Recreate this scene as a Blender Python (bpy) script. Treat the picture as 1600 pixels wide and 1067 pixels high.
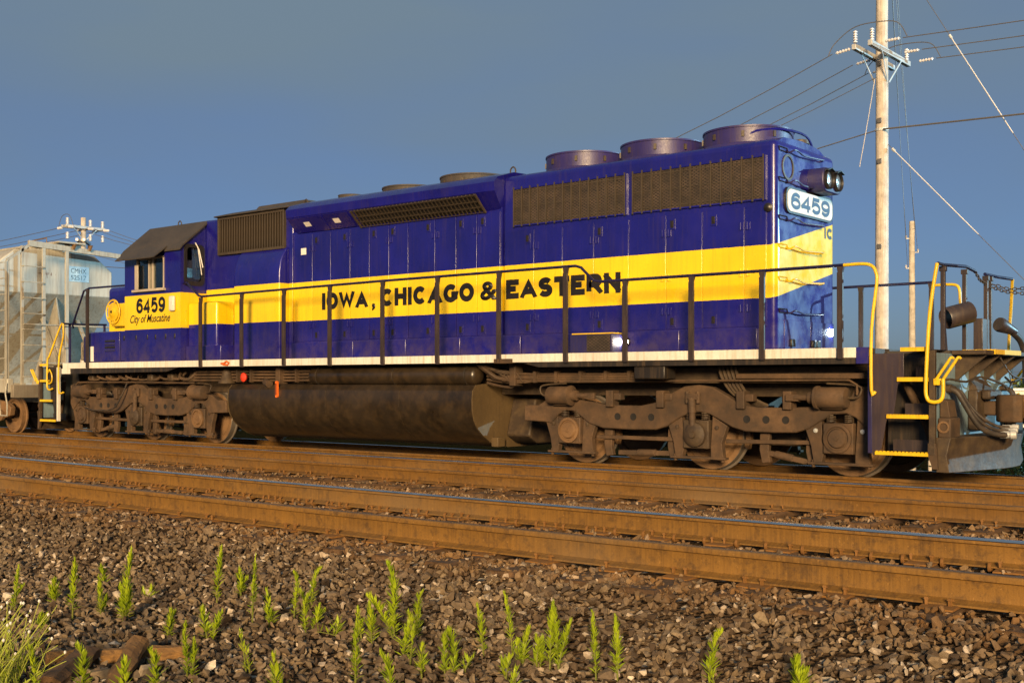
import bpy, bmesh, math, random
import numpy as np
from mathutils import Vector, Matrix

for o in list(bpy.data.objects):
    bpy.data.objects.remove(o)
S = bpy.context.scene
COL = S.collection
R = math.radians

# ------------------------------------------------------------------ camera
cam = bpy.data.cameras.new('camera')
cam.sensor_width = 36.0
cam.lens = 41.16
cam.shift_y = 0.0401
cam.clip_start = 0.1
cam.clip_end = 6000
camo = bpy.data.objects.new('camera', cam)
COL.objects.link(camo)
camo.location = (14.839, -15.239, 1.211)
camo.rotation_euler = (R(90), 0, 0.683)
S.camera = camo

# ------------------------------------------------------------------ light
SUN_AZ = (0.57, -0.82)          # horizontal direction towards the light
SUN_EL = R(13)
world = bpy.data.worlds.new('World')
S.world = world
world.use_nodes = True
wn, wl = world.node_tree.nodes, world.node_tree.links
bg = wn['Background']
sky = wn.new('ShaderNodeTexSky')
sky.sky_type = 'NISHITA'
sky.sun_disc = False
sky.sun_elevation = SUN_EL
sky.sun_rotation = math.atan2(SUN_AZ[0], SUN_AZ[1])
sky.altitude = 200
sky.air_density = 1.0
sky.dust_density = 1.2
sky.ozone_density = 3.0
# a thin night overcast veils the clear sky, thicker higher up
tc = wn.new('ShaderNodeTexCoord')
sep = wn.new('ShaderNodeSeparateXYZ'); wl.new(tc.outputs['Generated'], sep.inputs[0])
mp = wn.new('ShaderNodeMapping'); wl.new(tc.outputs['Generated'], mp.inputs[0]); mp.inputs['Scale'].default_value = (1.6, 1.6, 6.5)
nz = wn.new('ShaderNodeTexNoise'); wl.new(mp.outputs[0], nz.inputs['Vector'])
nz.inputs['Scale'].default_value = 1.6; nz.inputs['Detail'].default_value = 5; nz.inputs['Roughness'].default_value = .45
el = wn.new('ShaderNodeMapRange'); wl.new(sep.outputs[2], el.inputs[0])
el.inputs[1].default_value = 0.03; el.inputs[2].default_value = 0.33; el.inputs[3].default_value = 0.0; el.inputs[4].default_value = 0.85
ad = wn.new('ShaderNodeMath'); ad.operation = 'MULTIPLY_ADD'; wl.new(nz.outputs[0], ad.inputs[0]); ad.inputs[1].default_value = 0.9
wl.new(el.outputs[0], ad.inputs[2])
sb_ = wn.new('ShaderNodeMath'); sb_.operation = 'SUBTRACT'; sb_.use_clamp = True; wl.new(ad.outputs[0], sb_.inputs[0]); sb_.inputs[1].default_value = 0.26
tint = wn.new('ShaderNodeMix'); tint.data_type = 'RGBA'; tint.blend_type = 'MULTIPLY'; tint.inputs[0].default_value = 1
wl.new(sky.outputs[0], tint.inputs[6]); tint.inputs[7].default_value = (0.62, 0.75, 1.16, 1)
veil = wn.new('ShaderNodeMix'); veil.data_type = 'RGBA'
wl.new(sb_.outputs[0], veil.inputs[0]); wl.new(tint.outputs[2], veil.inputs[6]); veil.inputs[7].default_value = (2.15, 3.05, 3.95, 1)
wl.new(veil.outputs[2], bg.inputs[0])
bg.inputs[1].default_value = 0.053

sun = bpy.data.lights.new('sun', 'SUN')
sun.energy = 5.0
sun.angle = R(12.0)
sun.color = (1.0, 0.70, 0.37)
suno = bpy.data.objects.new('sun', sun)
COL.objects.link(suno)
dv = Vector((SUN_AZ[0] * math.cos(SUN_EL), SUN_AZ[1] * math.cos(SUN_EL), math.sin(SUN_EL))).normalized()
suno.rotation_euler = dv.to_track_quat('Z', 'Y').to_euler()
suno.location = dv * 60

S.render.engine = 'CYCLES'
S.render.resolution_x, S.render.resolution_y = 1024, 682
S.view_settings.view_transform = 'Standard'
S.view_settings.look = 'None'
S.view_settings.exposure = 0.55
S.view_settings.gamma = 1.0

# ------------------------------------------------------------------ helpers
def tag(o, label=None, cat=None, group=None, kind=None):
    if label: o['label'] = label
    if cat: o['category'] = cat
    if group: o['group'] = group
    if kind: o['kind'] = kind
    return o

def empty(name, loc=(0, 0, 0), parent=None):
    o = bpy.data.objects.new(name, None)
    o.empty_display_size = 0.2
    COL.objects.link(o)
    o.location = loc
    if parent: o.parent = parent
    return o

def link(name, me, m, parent=None, loc=None):
    o = bpy.data.objects.new(name, me)
    if m is not None and not me.materials: me.materials.append(m)
    COL.objects.link(o)
    if parent is not None: o.parent = parent
    if loc is not None: o.location = loc
    return o

class MB:
    def __init__(s): s.v, s.f = [], []
    def add(s, vs, fs):
        n = len(s.v)
        s.v += [tuple(p) for p in vs]
        s.f += [tuple(i + n for i in f) for f in fs]
        return s
    def box(s, x0, x1, y0, y1, z0, z1):
        v = [(x0, y0, z0), (x1, y0, z0), (x1, y1, z0), (x0, y1, z0), (x0, y0, z1), (x1, y0, z1), (x1, y1, z1), (x0, y1, z1)]
        return s.add(v, [(0, 3, 2, 1), (4, 5, 6, 7), (0, 1, 5, 4), (1, 2, 6, 5), (2, 3, 7, 6), (3, 0, 4, 7)])
    def bar(s, p, q, w, h, up=(0, 0, 1)):
        p, q = Vector(p), Vector(q)
        d = (q - p).normalized(); up = Vector(up)
        if abs(d.dot(up)) > .98: up = Vector((0, 1, 0))
        a = d.cross(up).normalized() * w / 2
        b = a.cross(d).normalized() * h / 2
        v = [p - a - b, p + a - b, p + a + b, p - a + b, q - a - b, q + a - b, q + a + b, q - a + b]
        return s.add(v, [(0, 1, 2, 3), (7, 6, 5, 4), (0, 4, 5, 1), (1, 5, 6, 2), (2, 6, 7, 3), (3, 7, 4, 0)])
    def cyl(s, p, q, r, n=12, r2=None, cap=True):
        p, q = Vector(p), Vector(q)
        r2 = r if r2 is None else r2
        d = (q - p).normalized()
        u = Vector((0, 0, 1)) if abs(d.z) < .9 else Vector((1, 0, 0))
        a = d.cross(u).normalized(); b = d.cross(a)
        vs = []
        for c, rr in ((p, r), (q, r2)):
            for i in range(n):
                t = 2 * math.pi * i / n
                vs.append(c + a * math.cos(t) * rr + b * math.sin(t) * rr)
        fs = [(i, (i + 1) % n, n + (i + 1) % n, n + i) for i in range(n)]
        if cap: fs += [tuple(range(n - 1, -1, -1)), tuple(range(n, 2 * n))]
        return s.add(vs, fs)
    def lathe(s, o, d, prof, n=24, cap=True):
        o, d = Vector(o), Vector(d).normalized()
        u = Vector((0, 0, 1)) if abs(d.z) < .9 else Vector((1, 0, 0))
        a = d.cross(u).normalized(); b = d.cross(a)
        vs = []
        for t, r in prof:
            for i in range(n):
                g = 2 * math.pi * i / n
                vs.append(o + d * t + (a * math.cos(g) + b * math.sin(g)) * r)
        fs = []
        for k in range(len(prof) - 1):
            for i in range(n):
                fs.append((k * n + i, k * n + (i + 1) % n, (k + 1) * n + (i + 1) % n, (k + 1) * n + i))
        if cap:
            fs.append(tuple(range(n - 1, -1, -1)))
            m = (len(prof) - 1) * n
            fs.append(tuple(range(m, m + n)))
        return s.add(vs, fs)
    def tube(s, pts, r, n=7, cap=True, smooth=0):
        P = [Vector(p) for p in pts]
        if smooth:
            Q = []
            for i in range(len(P) - 1):
                p0, p1, p2, p3 = P[max(i - 1, 0)], P[i], P[i + 1], P[min(i + 2, len(P) - 1)]
                for k in range(smooth):
                    t = k / smooth
                    Q.append(.5 * (2 * p1 + (p2 - p0) * t + (2 * p0 - 5 * p1 + 4 * p2 - p3) * t * t + (3 * p1 - p0 - 3 * p2 + p3) * t ** 3))
            if isinstance(r, (list, tuple)):
                r = [r[i] + (r[i + 1] - r[i]) * k / smooth for i in range(len(P) - 1) for k in range(smooth)] + [r[-1]]
            P = Q + [P[-1]]
        vs = []; prev = None
        for i, p in enumerate(P):
            d = (P[min(i + 1, len(P) - 1)] - P[max(i - 1, 0)]).normalized()
            if prev is None:
                u = Vector((0, 0, 1)) if abs(d.z) < .9 else Vector((0, 1, 0))
                a = d.cross(u).normalized()
            else:
                a = (prev - d * prev.dot(d)).normalized()
            prev = a
            b = d.cross(a)
            rr = r[i] if isinstance(r, (list, tuple)) else r
            for k in range(n):
                g = 2 * math.pi * k / n
                vs.append(p + (a * math.cos(g) + b * math.sin(g)) * rr)
        fs = []
        for i in range(len(P) - 1):
            for k in range(n):
                fs.append((i * n + k, i * n + (k + 1) % n, (i + 1) * n + (k + 1) % n, (i + 1) * n + k))
        if cap:
            fs.append(tuple(range(n - 1, -1, -1)))
            m = (len(P) - 1) * n
            fs.append(tuple(range(m, m + n)))
        return s.add(vs, fs)
    def prism(s, poly, axis, a0, a1):
        n = len(poly)
        def mk(p, a):
            return {'x': (a, p[0], p[1]), 'y': (p[0], a, p[1]), 'z': (p[0], p[1], a)}[axis]
        vs = [mk(p, a0) for p in poly] + [mk(p, a1) for p in poly]
        fs = [(i, (i + 1) % n, n + (i + 1) % n, n + i) for i in range(n)] + [tuple(range(n - 1, -1, -1)), tuple(range(n, 2 * n))]
        return s.add(vs, fs)
    def mesh(s, name, smooth=None):
        me = bpy.data.meshes.new(name)
        me.from_pydata(s.v, [], s.f)
        bm = bmesh.new(); bm.from_mesh(me)
        bmesh.ops.recalc_face_normals(bm, faces=bm.faces)
        bm.to_mesh(me); bm.free()
        if smooth:
            me.shade_smooth()
            me.set_sharp_from_angle(angle=R(smooth))
        return me
    def build(s, name, m, parent=None, smooth=None, bevel=0, seg=2):
        o = link(name, s.mesh(name, smooth), m, parent)
        if bevel:
            b = o.modifiers.new('bevel', 'BEVEL')
            b.width = bevel; b.segments = seg; b.limit_method = 'ANGLE'; b.angle_limit = R(40)
            b.harden_normals = False
            if not smooth:
                o.data.shade_smooth(); o.data.set_sharp_from_angle(angle=R(50))
        return o

def rbox(name, m, parent, x0, x1, y0, y1, z0, z1, bevel=.01, seg=2):
    return MB().box(x0, x1, y0, y1, z0, z1).build(name, m, parent, bevel=bevel, seg=seg)

# ------------------------------------------------------------------ materials
class NT:
    def __init__(s, name):
        s.m = bpy.data.materials.new(name); s.m.use_nodes = True
        s.t = s.m.node_tree; s.n = s.t.nodes; s.l = s.t.links
        s.b = s.n['Principled BSDF']
        s.geo = None
    def node(s, t, **k):
        n = s.n.new(t)
        for a, b in k.items(): setattr(n, a, b)
        return n
    def put(s, sock, v):
        if hasattr(v, 'is_linked') or isinstance(v, bpy.types.NodeSocket): s.l.new(v, sock)
        else:
            if isinstance(v, (tuple, list)) and len(v) == 3 and sock.type == 'RGBA': v = (*v, 1)
            sock.default_value = v
    def pos(s):
        if not s.geo: s.geo = s.node('ShaderNodeNewGeometry')
        return s.geo.outputs['Position']
    def obj(s):
        return s.node('ShaderNodeTexCoord').outputs['Object']
    def scale(s, v, sc):
        n = s.node('ShaderNodeMapping'); s.l.new(v, n.inputs[0]); n.inputs['Scale'].default_value = sc
        return n.outputs[0]
    def noise(s, v, sc, detail=4, rough=.55, dist=0):
        n = s.node('ShaderNodeTexNoise'); s.l.new(v, n.inputs['Vector'])
        n.inputs['Scale'].default_value = sc; n.inputs['Detail'].default_value = detail
        n.inputs['Roughness'].default_value = rough; n.inputs['Distortion'].default_value = dist
        return n.outputs[0]
    def ramp(s, v, a, b, lo=0., hi=1.):
        n = s.node('ShaderNodeMapRange'); n.clamp = True
        s.put(n.inputs[0], v)
        for i, x in enumerate((a, b, lo, hi)): n.inputs[1 + i].default_value = x
        return n.outputs[0]
    def math(s, op, a, b=None):
        n = s.node('ShaderNodeMath', operation=op)
        s.put(n.inputs[0], a)
        if b is not None: s.put(n.inputs[1], b)
        return n.outputs[0]
    def mix(s, f, a, b, mode='MIX'):
        n = s.node('ShaderNodeMix', data_type='RGBA', blend_type=mode)
        s.put(n.inputs[0], f); s.put(n.inputs[6], a); s.put(n.inputs[7], b)
        return n.outputs[2]
    def bump(s, h, strength=.3, dist=.01):
        n = s.node('ShaderNodeBump'); n.inputs['Strength'].default_value = strength
        n.inputs['Distance'].default_value = dist
        s.l.new(h, n.inputs['Height']); s.l.new(n.outputs[0], s.b.inputs['Normal'])
        return n
    def out(s, col=None, rough=None, metal=None, spec=None):
        for k, v in (('Base Color', col), ('Roughness', rough), ('Metallic', metal), ('Specular IOR Level', spec)):
            if v is not None: s.put(s.b.inputs[k], v)
        return s.m

def grimy(name, base, rough=.6, dirt=(.05, .032, .018), amt=.5, var=.35, metal=0., fine=40, bump=.15, streak=True, wave=0.):
    """paint or metal with tonal variation, run-down streaks, dust and a little relief"""
    t = NT(name); p = t.obj()
    big = t.noise(p, 1.7, 5)
    f = t.noise(p, fine, 4, .65)
    c = t.mix(t.ramp(big, .3, .7), tuple(x * (1 - var) for x in base), tuple(min(1, x * (1 + var * .5)) for x in base))
    c = t.mix(t.ramp(f, .35, .75, 0, .35), c, tuple(x * .55 for x in base))
    if streak:
        st = t.noise(t.scale(p, (7, 7, .55)), 3.0, 5, .6)
        k = t.ramp(st, .48, .78, 0, amt)
    else:
        k = t.ramp(t.noise(p, 6, 5, .6), .42, .75, 0, amt)
    c = t.mix(k, c, dirt)
    rr = t.ramp(t.math('ADD', t.math('MULTIPLY', big, .5), t.math('MULTIPLY', f, .5)), .3, .7, max(.05, rough - .12), min(1, rough + .12))
    h = f
    if wave:
        w = t.noise(t.scale(p, (1, 1, .8)), 2.2, 1, .4)
        h = t.math('ADD', t.math('MULTIPLY', f, .02), t.math('MULTIPLY', w, wave))
    t.bump(h, bump, .01)
    return t.out(c, rr, metal)

BLUE = (.0080, .0072, .165)
YEL = (.80, .55, .008)
def livery(name, zlo, zhi, slope=False, rough=.27):
    """dark blue body with the yellow band: flat paint set by height on the car body"""
    t = NT(name); p = t.pos()
    sx = t.node('ShaderNodeSeparateXYZ'); t.l.new(p, sx.inputs[0])
    z = sx.outputs[2]
    if slope:
        g = t.math('MULTIPLY', t.math('MAXIMUM', t.math('ADD', sx.outputs[1], .95), 0.), .243)
        g = t.math('MULTIPLY', g, t.math('GREATER_THAN', sx.outputs[0], 7.66))
        z = t.math('SUBTRACT', z, g)
    edge = t.math('MULTIPLY', t.math('SUBTRACT', t.noise(p, 30, 2), .5), .006)
    z = t.math('ADD', z, edge)
    k = t.math('MULTIPLY', t.math('GREATER_THAN', z, zlo), t.math('LESS_THAN', z, zhi))
    big = t.noise(p, 1.3, 4)
    bl = t.mix(t.ramp(big, .3, .7), tuple(x * .75 for x in BLUE), tuple(x * 1.2 for x in BLUE))
    ye = t.mix(t.ramp(big, .3, .7), (.74, .49, .006), (.84, .58, .009))
    st = t.noise(t.scale(p, (9, 9, .35)), 3.0, 5, .62)
    ye = t.mix(t.ramp(st, .5, .72, 0, .32), ye, (.52, .30, .012))
    bl = t.mix(t.ramp(st, .52, .8, 0, .5), bl, (.04, .026, .09))
    c = t.mix(k, bl, ye)
    oi = t.node('ShaderNodeObjectInfo')
    c = t.mix(t.ramp(oi.outputs['Random'], 0, 1, 0, .30), c, t.mix(1., c, (.62, .66, .74), 'MULTIPLY'))
    # road dust thrown up along the foot of the body, scuffs and scratches
    low = t.ramp(sx.outputs[2], 1.62, 2.25, .42, 0.)
    dn = t.math('MULTIPLY', low, t.ramp(t.noise(p, 5, 6, .7), .35, .65))
    c = t.mix(dn, c, (.10, .07, .06))
    scr = t.noise(t.scale(p, (30, 30, 5)), 2.2, 7, .75)
    c = t.mix(t.ramp(scr, .66, .72, 0, .5), c, (.2, .15, .18))
    rr = t.ramp(t.noise(p, 3.5, 6, .65), .3, .7, rough - .1, rough + .16)
    w1 = t.noise(t.scale(p, (1, 1, .7)), 2.6, 2, .45)
    w2 = t.noise(p, 70, 3, .6)
    t.bump(t.math('ADD', t.math('MULTIPLY', w1, 1.0), t.math('MULTIPLY', w2, .015)), .3, .02)
    t.b.inputs['Coat Weight'].default_value = .25
    t.b.inputs['Coat Roughness'].default_value = .12
    return t.out(c, rr, 0., .5)

M = {}
M['hood'] = livery('hood_paint', 2.345, 3.055, True)
M['cab'] = livery('cab_paint', 2.29, 2.985)
M['nose'] = livery('nose_paint', 2.30, 2.93)
M['blue'] = livery('blue_paint', -9, -8)
M['blueend'] = grimy('end_blue_paint', (.022, .02, .10), .4, (.05, .035, .03), .6)
M['fan'] = grimy('fan_paint', (.028, .02, .12), .45, (.07, .045, .04), .5)
M['endplate'] = grimy('step_paint', (.045, .032, .042), .45, (.08, .05, .03), .6)
M['pilot'] = grimy('pilot_cyan_lit', (.17, .25, .30), .5, (.07, .05, .035), .6)  # pilot plate lightened towards cyan: floodlight glow put into the base colour
M['polepale'] = None
M['yellow'] = grimy('yellow_rail_paint', (.78, .50, .015), .4, (.25, .12, .02), .5, .25)
M['rail_blue'] = grimy('handrail_paint', (.012, .011, .05), .3, (.05, .035, .03), .5)
M['stan'] = grimy('stanchion_paint', (.035, .026, .028), .42, (.09, .06, .04), .6)
M['white'] = grimy('white_paint', (.70, .67, .61), .5, (.36, .24, .11), .6, .16)
M['cream'] = grimy('window_metal', (.42, .36, .29), .45, (.2, .14, .08), .4, .2)
M['plate'] = grimy('notice_plate', (.75, .72, .68), .5, (.4, .3, .2), .3, .1)
M['black'] = grimy('black_frame', (.022, .018, .015), .45, (.10, .065, .035), .6)
M['truck'] = grimy('truck_dust', (.094, .053, .026), .8, (.028, .019, .012), .85, .55, fine=25, bump=.35, streak=False)
M['truck2'] = grimy('truck_grease', (.042, .026, .015), .7, (.10, .065, .03), .7, .4, fine=25, bump=.35, streak=False)
M['wheel'] = grimy('wheel_rust', (.20, .11, .048), .7, (.05, .03, .018), .6, .4, fine=30, bump=.3, streak=False)
M['tread'] = grimy('wheel_tread', (.25, .22, .19), .35, (.2, .12, .06), .4, .2, metal=.6, streak=False)
M['tank'] = grimy('fuel_tank_paint', (.026, .018, .011), .38, (.075, .046, .020), .45, .5, fine=9, bump=.06, streak=False)
M['tankend'] = grimy('fuel_tank_end_lit', (.095, .060, .023), .7, (.05, .032, .015), .6, .3, fine=18, bump=.2)  # tank end paler than the tank side: warm light mixed into its colour
M['roof'] = grimy('roof_grey', (.045, .038, .034), .7, (.09, .06, .04), .5)
M['screen'] = None
M['chrome'] = grimy('lamp_metal', (.5, .5, .52), .2, (.2, .2, .2), .2, .1, metal=.9)
M['red'] = grimy('red_paint', (.75, .05, .02), .5, (.2, .05, .02), .3)
M['orange'] = grimy('orange_paint', (.85, .16, .02), .5, (.3, .08, .02), .3)
M['letter'] = grimy('black_lettering', (.014, .012, .012), .4, (.05, .03, .02), .15)
M['numblue'] = grimy('number_blue', (.015, .04, .11), .5, (.05, .05, .06), .2)
M['rubber'] = grimy('hose_rubber', (.03, .024, .02), .6, (.12, .08, .05), .6, streak=False)
M['galv'] = grimy('galvanised', (.55, .56, .55), .45, (.3, .25, .2), .3, .2, metal=.3)
M['hopper'] = grimy('hopper_paint', (.38, .36, .30), .6, (.16, .095, .05), .75, .25, fine=14, bump=.1)
M['hopperdark'] = grimy('hopper_frame', (.20, .17, .13), .7, (.10, .06, .03), .6)
M['wood'] = None
M['glassy'] = None

def mat_screen():
    t = NT('radiator_screen'); p = t.pos()
    a = t.node('ShaderNodeTexWave', wave_type='BANDS', bands_direction='DIAGONAL', wave_profile='SIN')
    t.l.new(t.scale(p, (1, 0, 1.6)), a.inputs[0]); a.inputs['Scale'].default_value = 9
    b = t.node('ShaderNodeTexWave', wave_type='BANDS', bands_direction='DIAGONAL', wave_profile='SIN')
    t.l.new(t.scale(p, (-1, 0, 1.6)), b.inputs[0]); b.inputs['Scale'].default_value = 9
    k = t.math('MAXIMUM', t.ramp(a.outputs[1], .62, .8), t.ramp(b.outputs[1], .62, .8))
    n = t.noise(t.scale(p, (.8, .8, 4)), 3, 4)
    dark = t.mix(t.ramp(n, .35, .65), (.010, .008, .007), (.03, .022, .015))
    c = t.mix(k, dark, t.mix(t.ramp(t.noise(p, 5, 5, .6), .35, .65), (.028, .021, .016), (.075, .052, .038)))
    t.bump(k, .6, .01)
    return t.out(c, .65, .1)
M['screen'] = mat_screen()
M['grille'] = grimy('grille_metal', (.05, .038, .026), .55, (.11, .075, .04), .5, .3)
M['dark'] = grimy('dark_void', (.010, .008, .007), .8, (.02, .015, .01), .3)

def mat_glass():
    t = NT('cab_glass')
    tr = t.node('ShaderNodeBsdfTransparent'); tr.inputs[0].default_value = (.55, .62, .62, 1)
    gl = t.node('ShaderNodeBsdfGlossy'); gl.inputs['Roughness'].default_value = .04
    lw = t.node('ShaderNodeLayerWeight'); lw.inputs['Blend'].default_value = .25
    mx = t.node('ShaderNodeMixShader')
    t.l.new(t.ramp(lw.outputs['Fresnel'], 0, 1, .08, .9), mx.inputs[0])
    t.l.new(tr.outputs[0], mx.inputs[1]); t.l.new(gl.outputs[0], mx.inputs[2])
    t.l.new(mx.outputs[0], t.n['Material Output'].inputs[0])
    return t.m
M['glass'] = mat_glass()

def mat_lens():
    t = NT('headlight_lens')
    t.b.inputs['Transmission Weight'].default_value = .0
    p = t.obj()
    n = t.noise(p, 60, 2)
    t.bump(n, .5, .01)
    return t.out((.62, .68, .72), .08, .85)
M['lens'] = mat_lens()

def mat_lit(name, col, s):
    t = NT(name)
    t.put(t.b.inputs['Emission Color'], col); t.b.inputs['Emission Strength'].default_value = s
    return t.out(col, .3)
M['lit_warm'] = mat_lit('lit_lamp_warm', (1, .88, .72), 70)
M['lit_cool'] = mat_lit('lit_lamp_cool', (.75, .92, 1), 90)

def mat_rail(name, base, dark):
    t = NT(name); p = t.obj()
    st = t.noise(t.scale(p, (22, 2, .7)), 2.2, 6, .7)
    big = t.noise(t.scale(p, (.6, 1, 1)), 1.6, 5, .6)
    f = t.noise(p, 90, 4, .7)
    c = t.mix(t.ramp(st, .38, .7), base, dark)
    c = t.mix(t.ramp(big, .35, .7, 0, .75), c, tuple(x * 1.25 for x in base))
    c = t.mix(t.ramp(f, .58, .74, 0, .8), c, (.05, .022, .008))
    c = t.mix(t.ramp(t.noise(p, 35, 3, .6), .66, .72, 0, .6), c, (.34, .18, .045))
    c = t.mix(t.ramp(t.noise(p, 11, 6, .75), .50, .64, 0, .65), c, (.055, .028, .010))
    dr = t.noise(t.scale(p, (60, 1, 1.2)), 1.4, 6, .8)
    c = t.mix(t.ramp(dr, .60, .70, 0, .55), c, (.25, .15, .055))
    c = t.mix(t.ramp(t.noise(t.scale(p, (.5, 1, 1)), .9, 4), .5, .7, 0, .5), c, (.17, .115, .06))
    t.bump(f, .35, .006)
    return t.out(c, .72, .05)
M['rail'] = mat_rail('rail_rust', (.185, .092, .015), (.080, .038, .007))
M['rail2'] = mat_rail('rail_rust_dark', (.155, .073, .010), (.060, .028, .005))
M['headtop'] = grimy('rail_head_polish', (.78, .74, .72), .22, (.3, .2, .12), .35, .15, metal=1., streak=False)
M['headdull'] = grimy('rail_head_dull', (.17, .11, .06), .45, (.10, .055, .02), .7, .3, metal=.35, streak=False)
M['rustplate'] = grimy('plate_rust', (.22, .098, .018), .8, (.09, .042, .014), .7, .4, fine=50, bump=.4, streak=False)

def mat_wood(name, base, dark, axis='y', sc=1., clear=False):
    t = NT(name); p = t.obj()
    info = t.node('ShaderNodeObjectInfo')
    s = {'x': (.6, 14, 14), 'y': (14, .6, 14), 'z': (14, 14, .6)}[axis]
    add = t.node('ShaderNodeVectorMath', operation='ADD')
    t.l.new(p, add.inputs[0]); t.l.new(info.outputs['Location'], add.inputs[1])
    g = t.noise(t.scale(add.outputs[0], tuple(x * sc for x in s)), 1.6, 7, .7, .6)
    b = t.noise(add.outputs[0], 3.5, 4, .6)
    c = t.mix(t.ramp(g, .3, .7), dark, base)
    c = t.mix(t.ramp(b, .4, .7, 0, .6), c, tuple(x * .5 for x in dark))
    t.bump(g, .7, .02)
    return t.out(c, .85)
M['tie'] = mat_wood('tie_wood', (.16, .085, .035), (.05, .027, .013), 'y')
M['polewood'] = mat_wood('pole_wood', (.64, .58, .50), (.38, .32, .26), 'z', 1.4)
M['polepale'] = mat_wood('pale_pole_wood', (.62, .58, .50), (.36, .31, .25), 'z', 1.4)
M['oldwood'] = mat_wood('weathered_wood', (.36, .19, .055), (.10, .05, .018), 'x', 1.6)
M['insul'] = grimy('porcelain', (.62, .62, .66), .25, (.3, .28, .28), .2, .1)
def plain(name, c, r):
    t = NT(name); return t.out(t.mix(t.ramp(t.noise(t.obj(), .8, 2), .3, .7), c, tuple(x * .8 for x in c)), r)
M['wire'] = plain('wire_metal', (.10, .095, .095), .5)
M['wirelight'] = plain('guy_sleeve', (.6, .58, .56), .5)

def mat_ground():
    t = NT('ballast_bed'); p = t.pos()
    v = t.node('ShaderNodeTexVoronoi'); t.l.new(p, v.inputs['Vector']); v.inputs['Scale'].default_value = 24
    sp = t.node('ShaderNodeSeparateColor'); t.l.new(v.outputs['Color'], sp.inputs[0])
    c = t.mix(t.ramp(sp.outputs[0], 0, 1), (.035, .023, .015), (.11, .076, .048))
    c = t.mix(t.math('GREATER_THAN', sp.outputs[1], .92), c, (.42, .37, .30))
    big = t.noise(p, .35, 4)
    c = t.mix(t.ramp(big, .4, .65, 0, .5), c, (.06, .036, .018))
    sy = t.node('ShaderNodeSeparateXYZ'); t.l.new(p, sy.inputs[0])
    c = t.mix(t.ramp(sy.outputs[1], 1.4, 2.6), c, t.mix(t.ramp(t.noise(p, 3, 5), .35, .65), (.010, .012, .005), (.022, .020, .010)))
    t.bump(t.math('ADD', v.outputs['Distance'], t.math('MULTIPLY', t.noise(p, 60, 3), .4)), 1., .04)
    return t.out(c, 1., 0., 0.)
M['ground'] = mat_ground()

def mat_stone():
    t = NT('ballast_stone')
    a = t.node('ShaderNodeAttribute', attribute_name='tone')
    r = t.node('ShaderNodeValToRGB'); t.l.new(a.outputs['Fac'], r.inputs[0])
    e = r.color_ramp.elements
    e[0].position, e[0].color = 0, (.05, .032, .02, 1)
    e[1].position, e[1].color = 1, (.66, .57, .46, 1)
    for ps, cl in ((.35, (.15, .11, .074)), (.65, (.22, .168, .115)), (.84, (.235, .165, .092)), (.92, (.27, .21, .14)), (.965, (.55, .45, .34))):
        x = e.new(ps); x.color = (*cl, 1)
    p = t.pos()
    n = t.noise(p, 45, 5, .65)
    c = t.mix(t.ramp(n, .35, .7, 0, .55), r.outputs[0], (.06, .042, .028))
    big = t.noise(p, .9, 4, .6)
    c = t.mix(t.ramp(big, .42, .62, 0, .5), c, t.mix(1., c, (.45, .38, .32), 'MULTIPLY'))
    sy = t.node('ShaderNodeSeparateXYZ'); t.l.new(p, sy.inputs[0])
    c = t.mix(t.math('MULTIPLY', t.ramp(sy.outputs[1], -9.55, -9.1, 0, .6), t.ramp(t.noise(p, 5, 4), .35, .6)), c, (.20, .098, .028))
    t.bump(t.noise(p, 120, 4, .7), .5, .006)
    return t.out(c, .9, 0., .2)
M['stone'] = mat_stone()

def mat_leaf(name, base, tip):
    t = NT(name)
    info = t.node('ShaderNodeObjectInfo')
    p = t.pos(); n = t.noise(p, 12, 3)
    c = t.mix(t.ramp(n, .3, .7), base, tip)
    c = t.mix(t.ramp(info.outputs['Random'], 0, 1, 0, .4), c, tuple(x * .65 for x in base))
    tr = t.node('ShaderNodeBsdfTranslucent'); t.l.new(c, tr.inputs[0])
    mx = t.node('ShaderNodeMixShader'); mx.inputs[0].default_value = .3
    t.out(c, .55)
    t.l.new(t.b.outputs[0], mx.inputs[1]); t.l.new(tr.outputs[0], mx.inputs[2])
    t.l.new(mx.outputs[0], t.n['Material Output'].inputs[0])
    return t.m
M['leaf'] = mat_leaf('weed_leaf', (.27, .38, .012), (.52, .62, .025))
M['stem'] = mat_leaf('weed_stem', (.16, .20, .03), (.26, .26, .06))
M['drystem'] = mat_leaf('dry_stem', (.36, .42, .06), (.50, .54, .11))
M['bush'] = mat_leaf('bush_leaf', (.03, .06, .012), (.06, .10, .02))

# ================================================================== SETTING
rng = np.random.default_rng(7)
random.seed(7)
GP = [(-2500, -.36), (-30, -.36), (-10.9, -.34), (-10.2, -.28), (-9.6, -.14), (-9.25, -.05), (-6.3, -.055), (-5.7, -.15), (-4.7, -.19), (-1.5, -.20),
      (-1.2, -.24), (1.6, -.24), (2.6, -.34), (8, -.6), (16, -1.6), (30, -4.0), (60, -4.6), (2500, -5.0)]
GY, GZ = np.array([a for a, b in GP]), np.array([b for a, b in GP])
def gz(y): return np.interp(y, GY, GZ)
ys = sorted(set(list(GY) + list(np.arange(-16, 6, .5))))
xs = [-2500, -300, -60] + list(np.arange(-30, 31, 2.)) + [60, 300, 2500]
g = MB()
g.v = [(x, y, float(gz(y))) for y in ys for x in xs]
nx = len(xs)
g.f = [(j * nx + i, j * nx + i + 1, (j + 1) * nx + i + 1, (j + 1) * nx + i) for j in range(len(ys) - 1) for i in range(nx - 1)]
go = g.build('ground', M['ground'], smooth=60)
tag(go, kind='structure')

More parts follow.
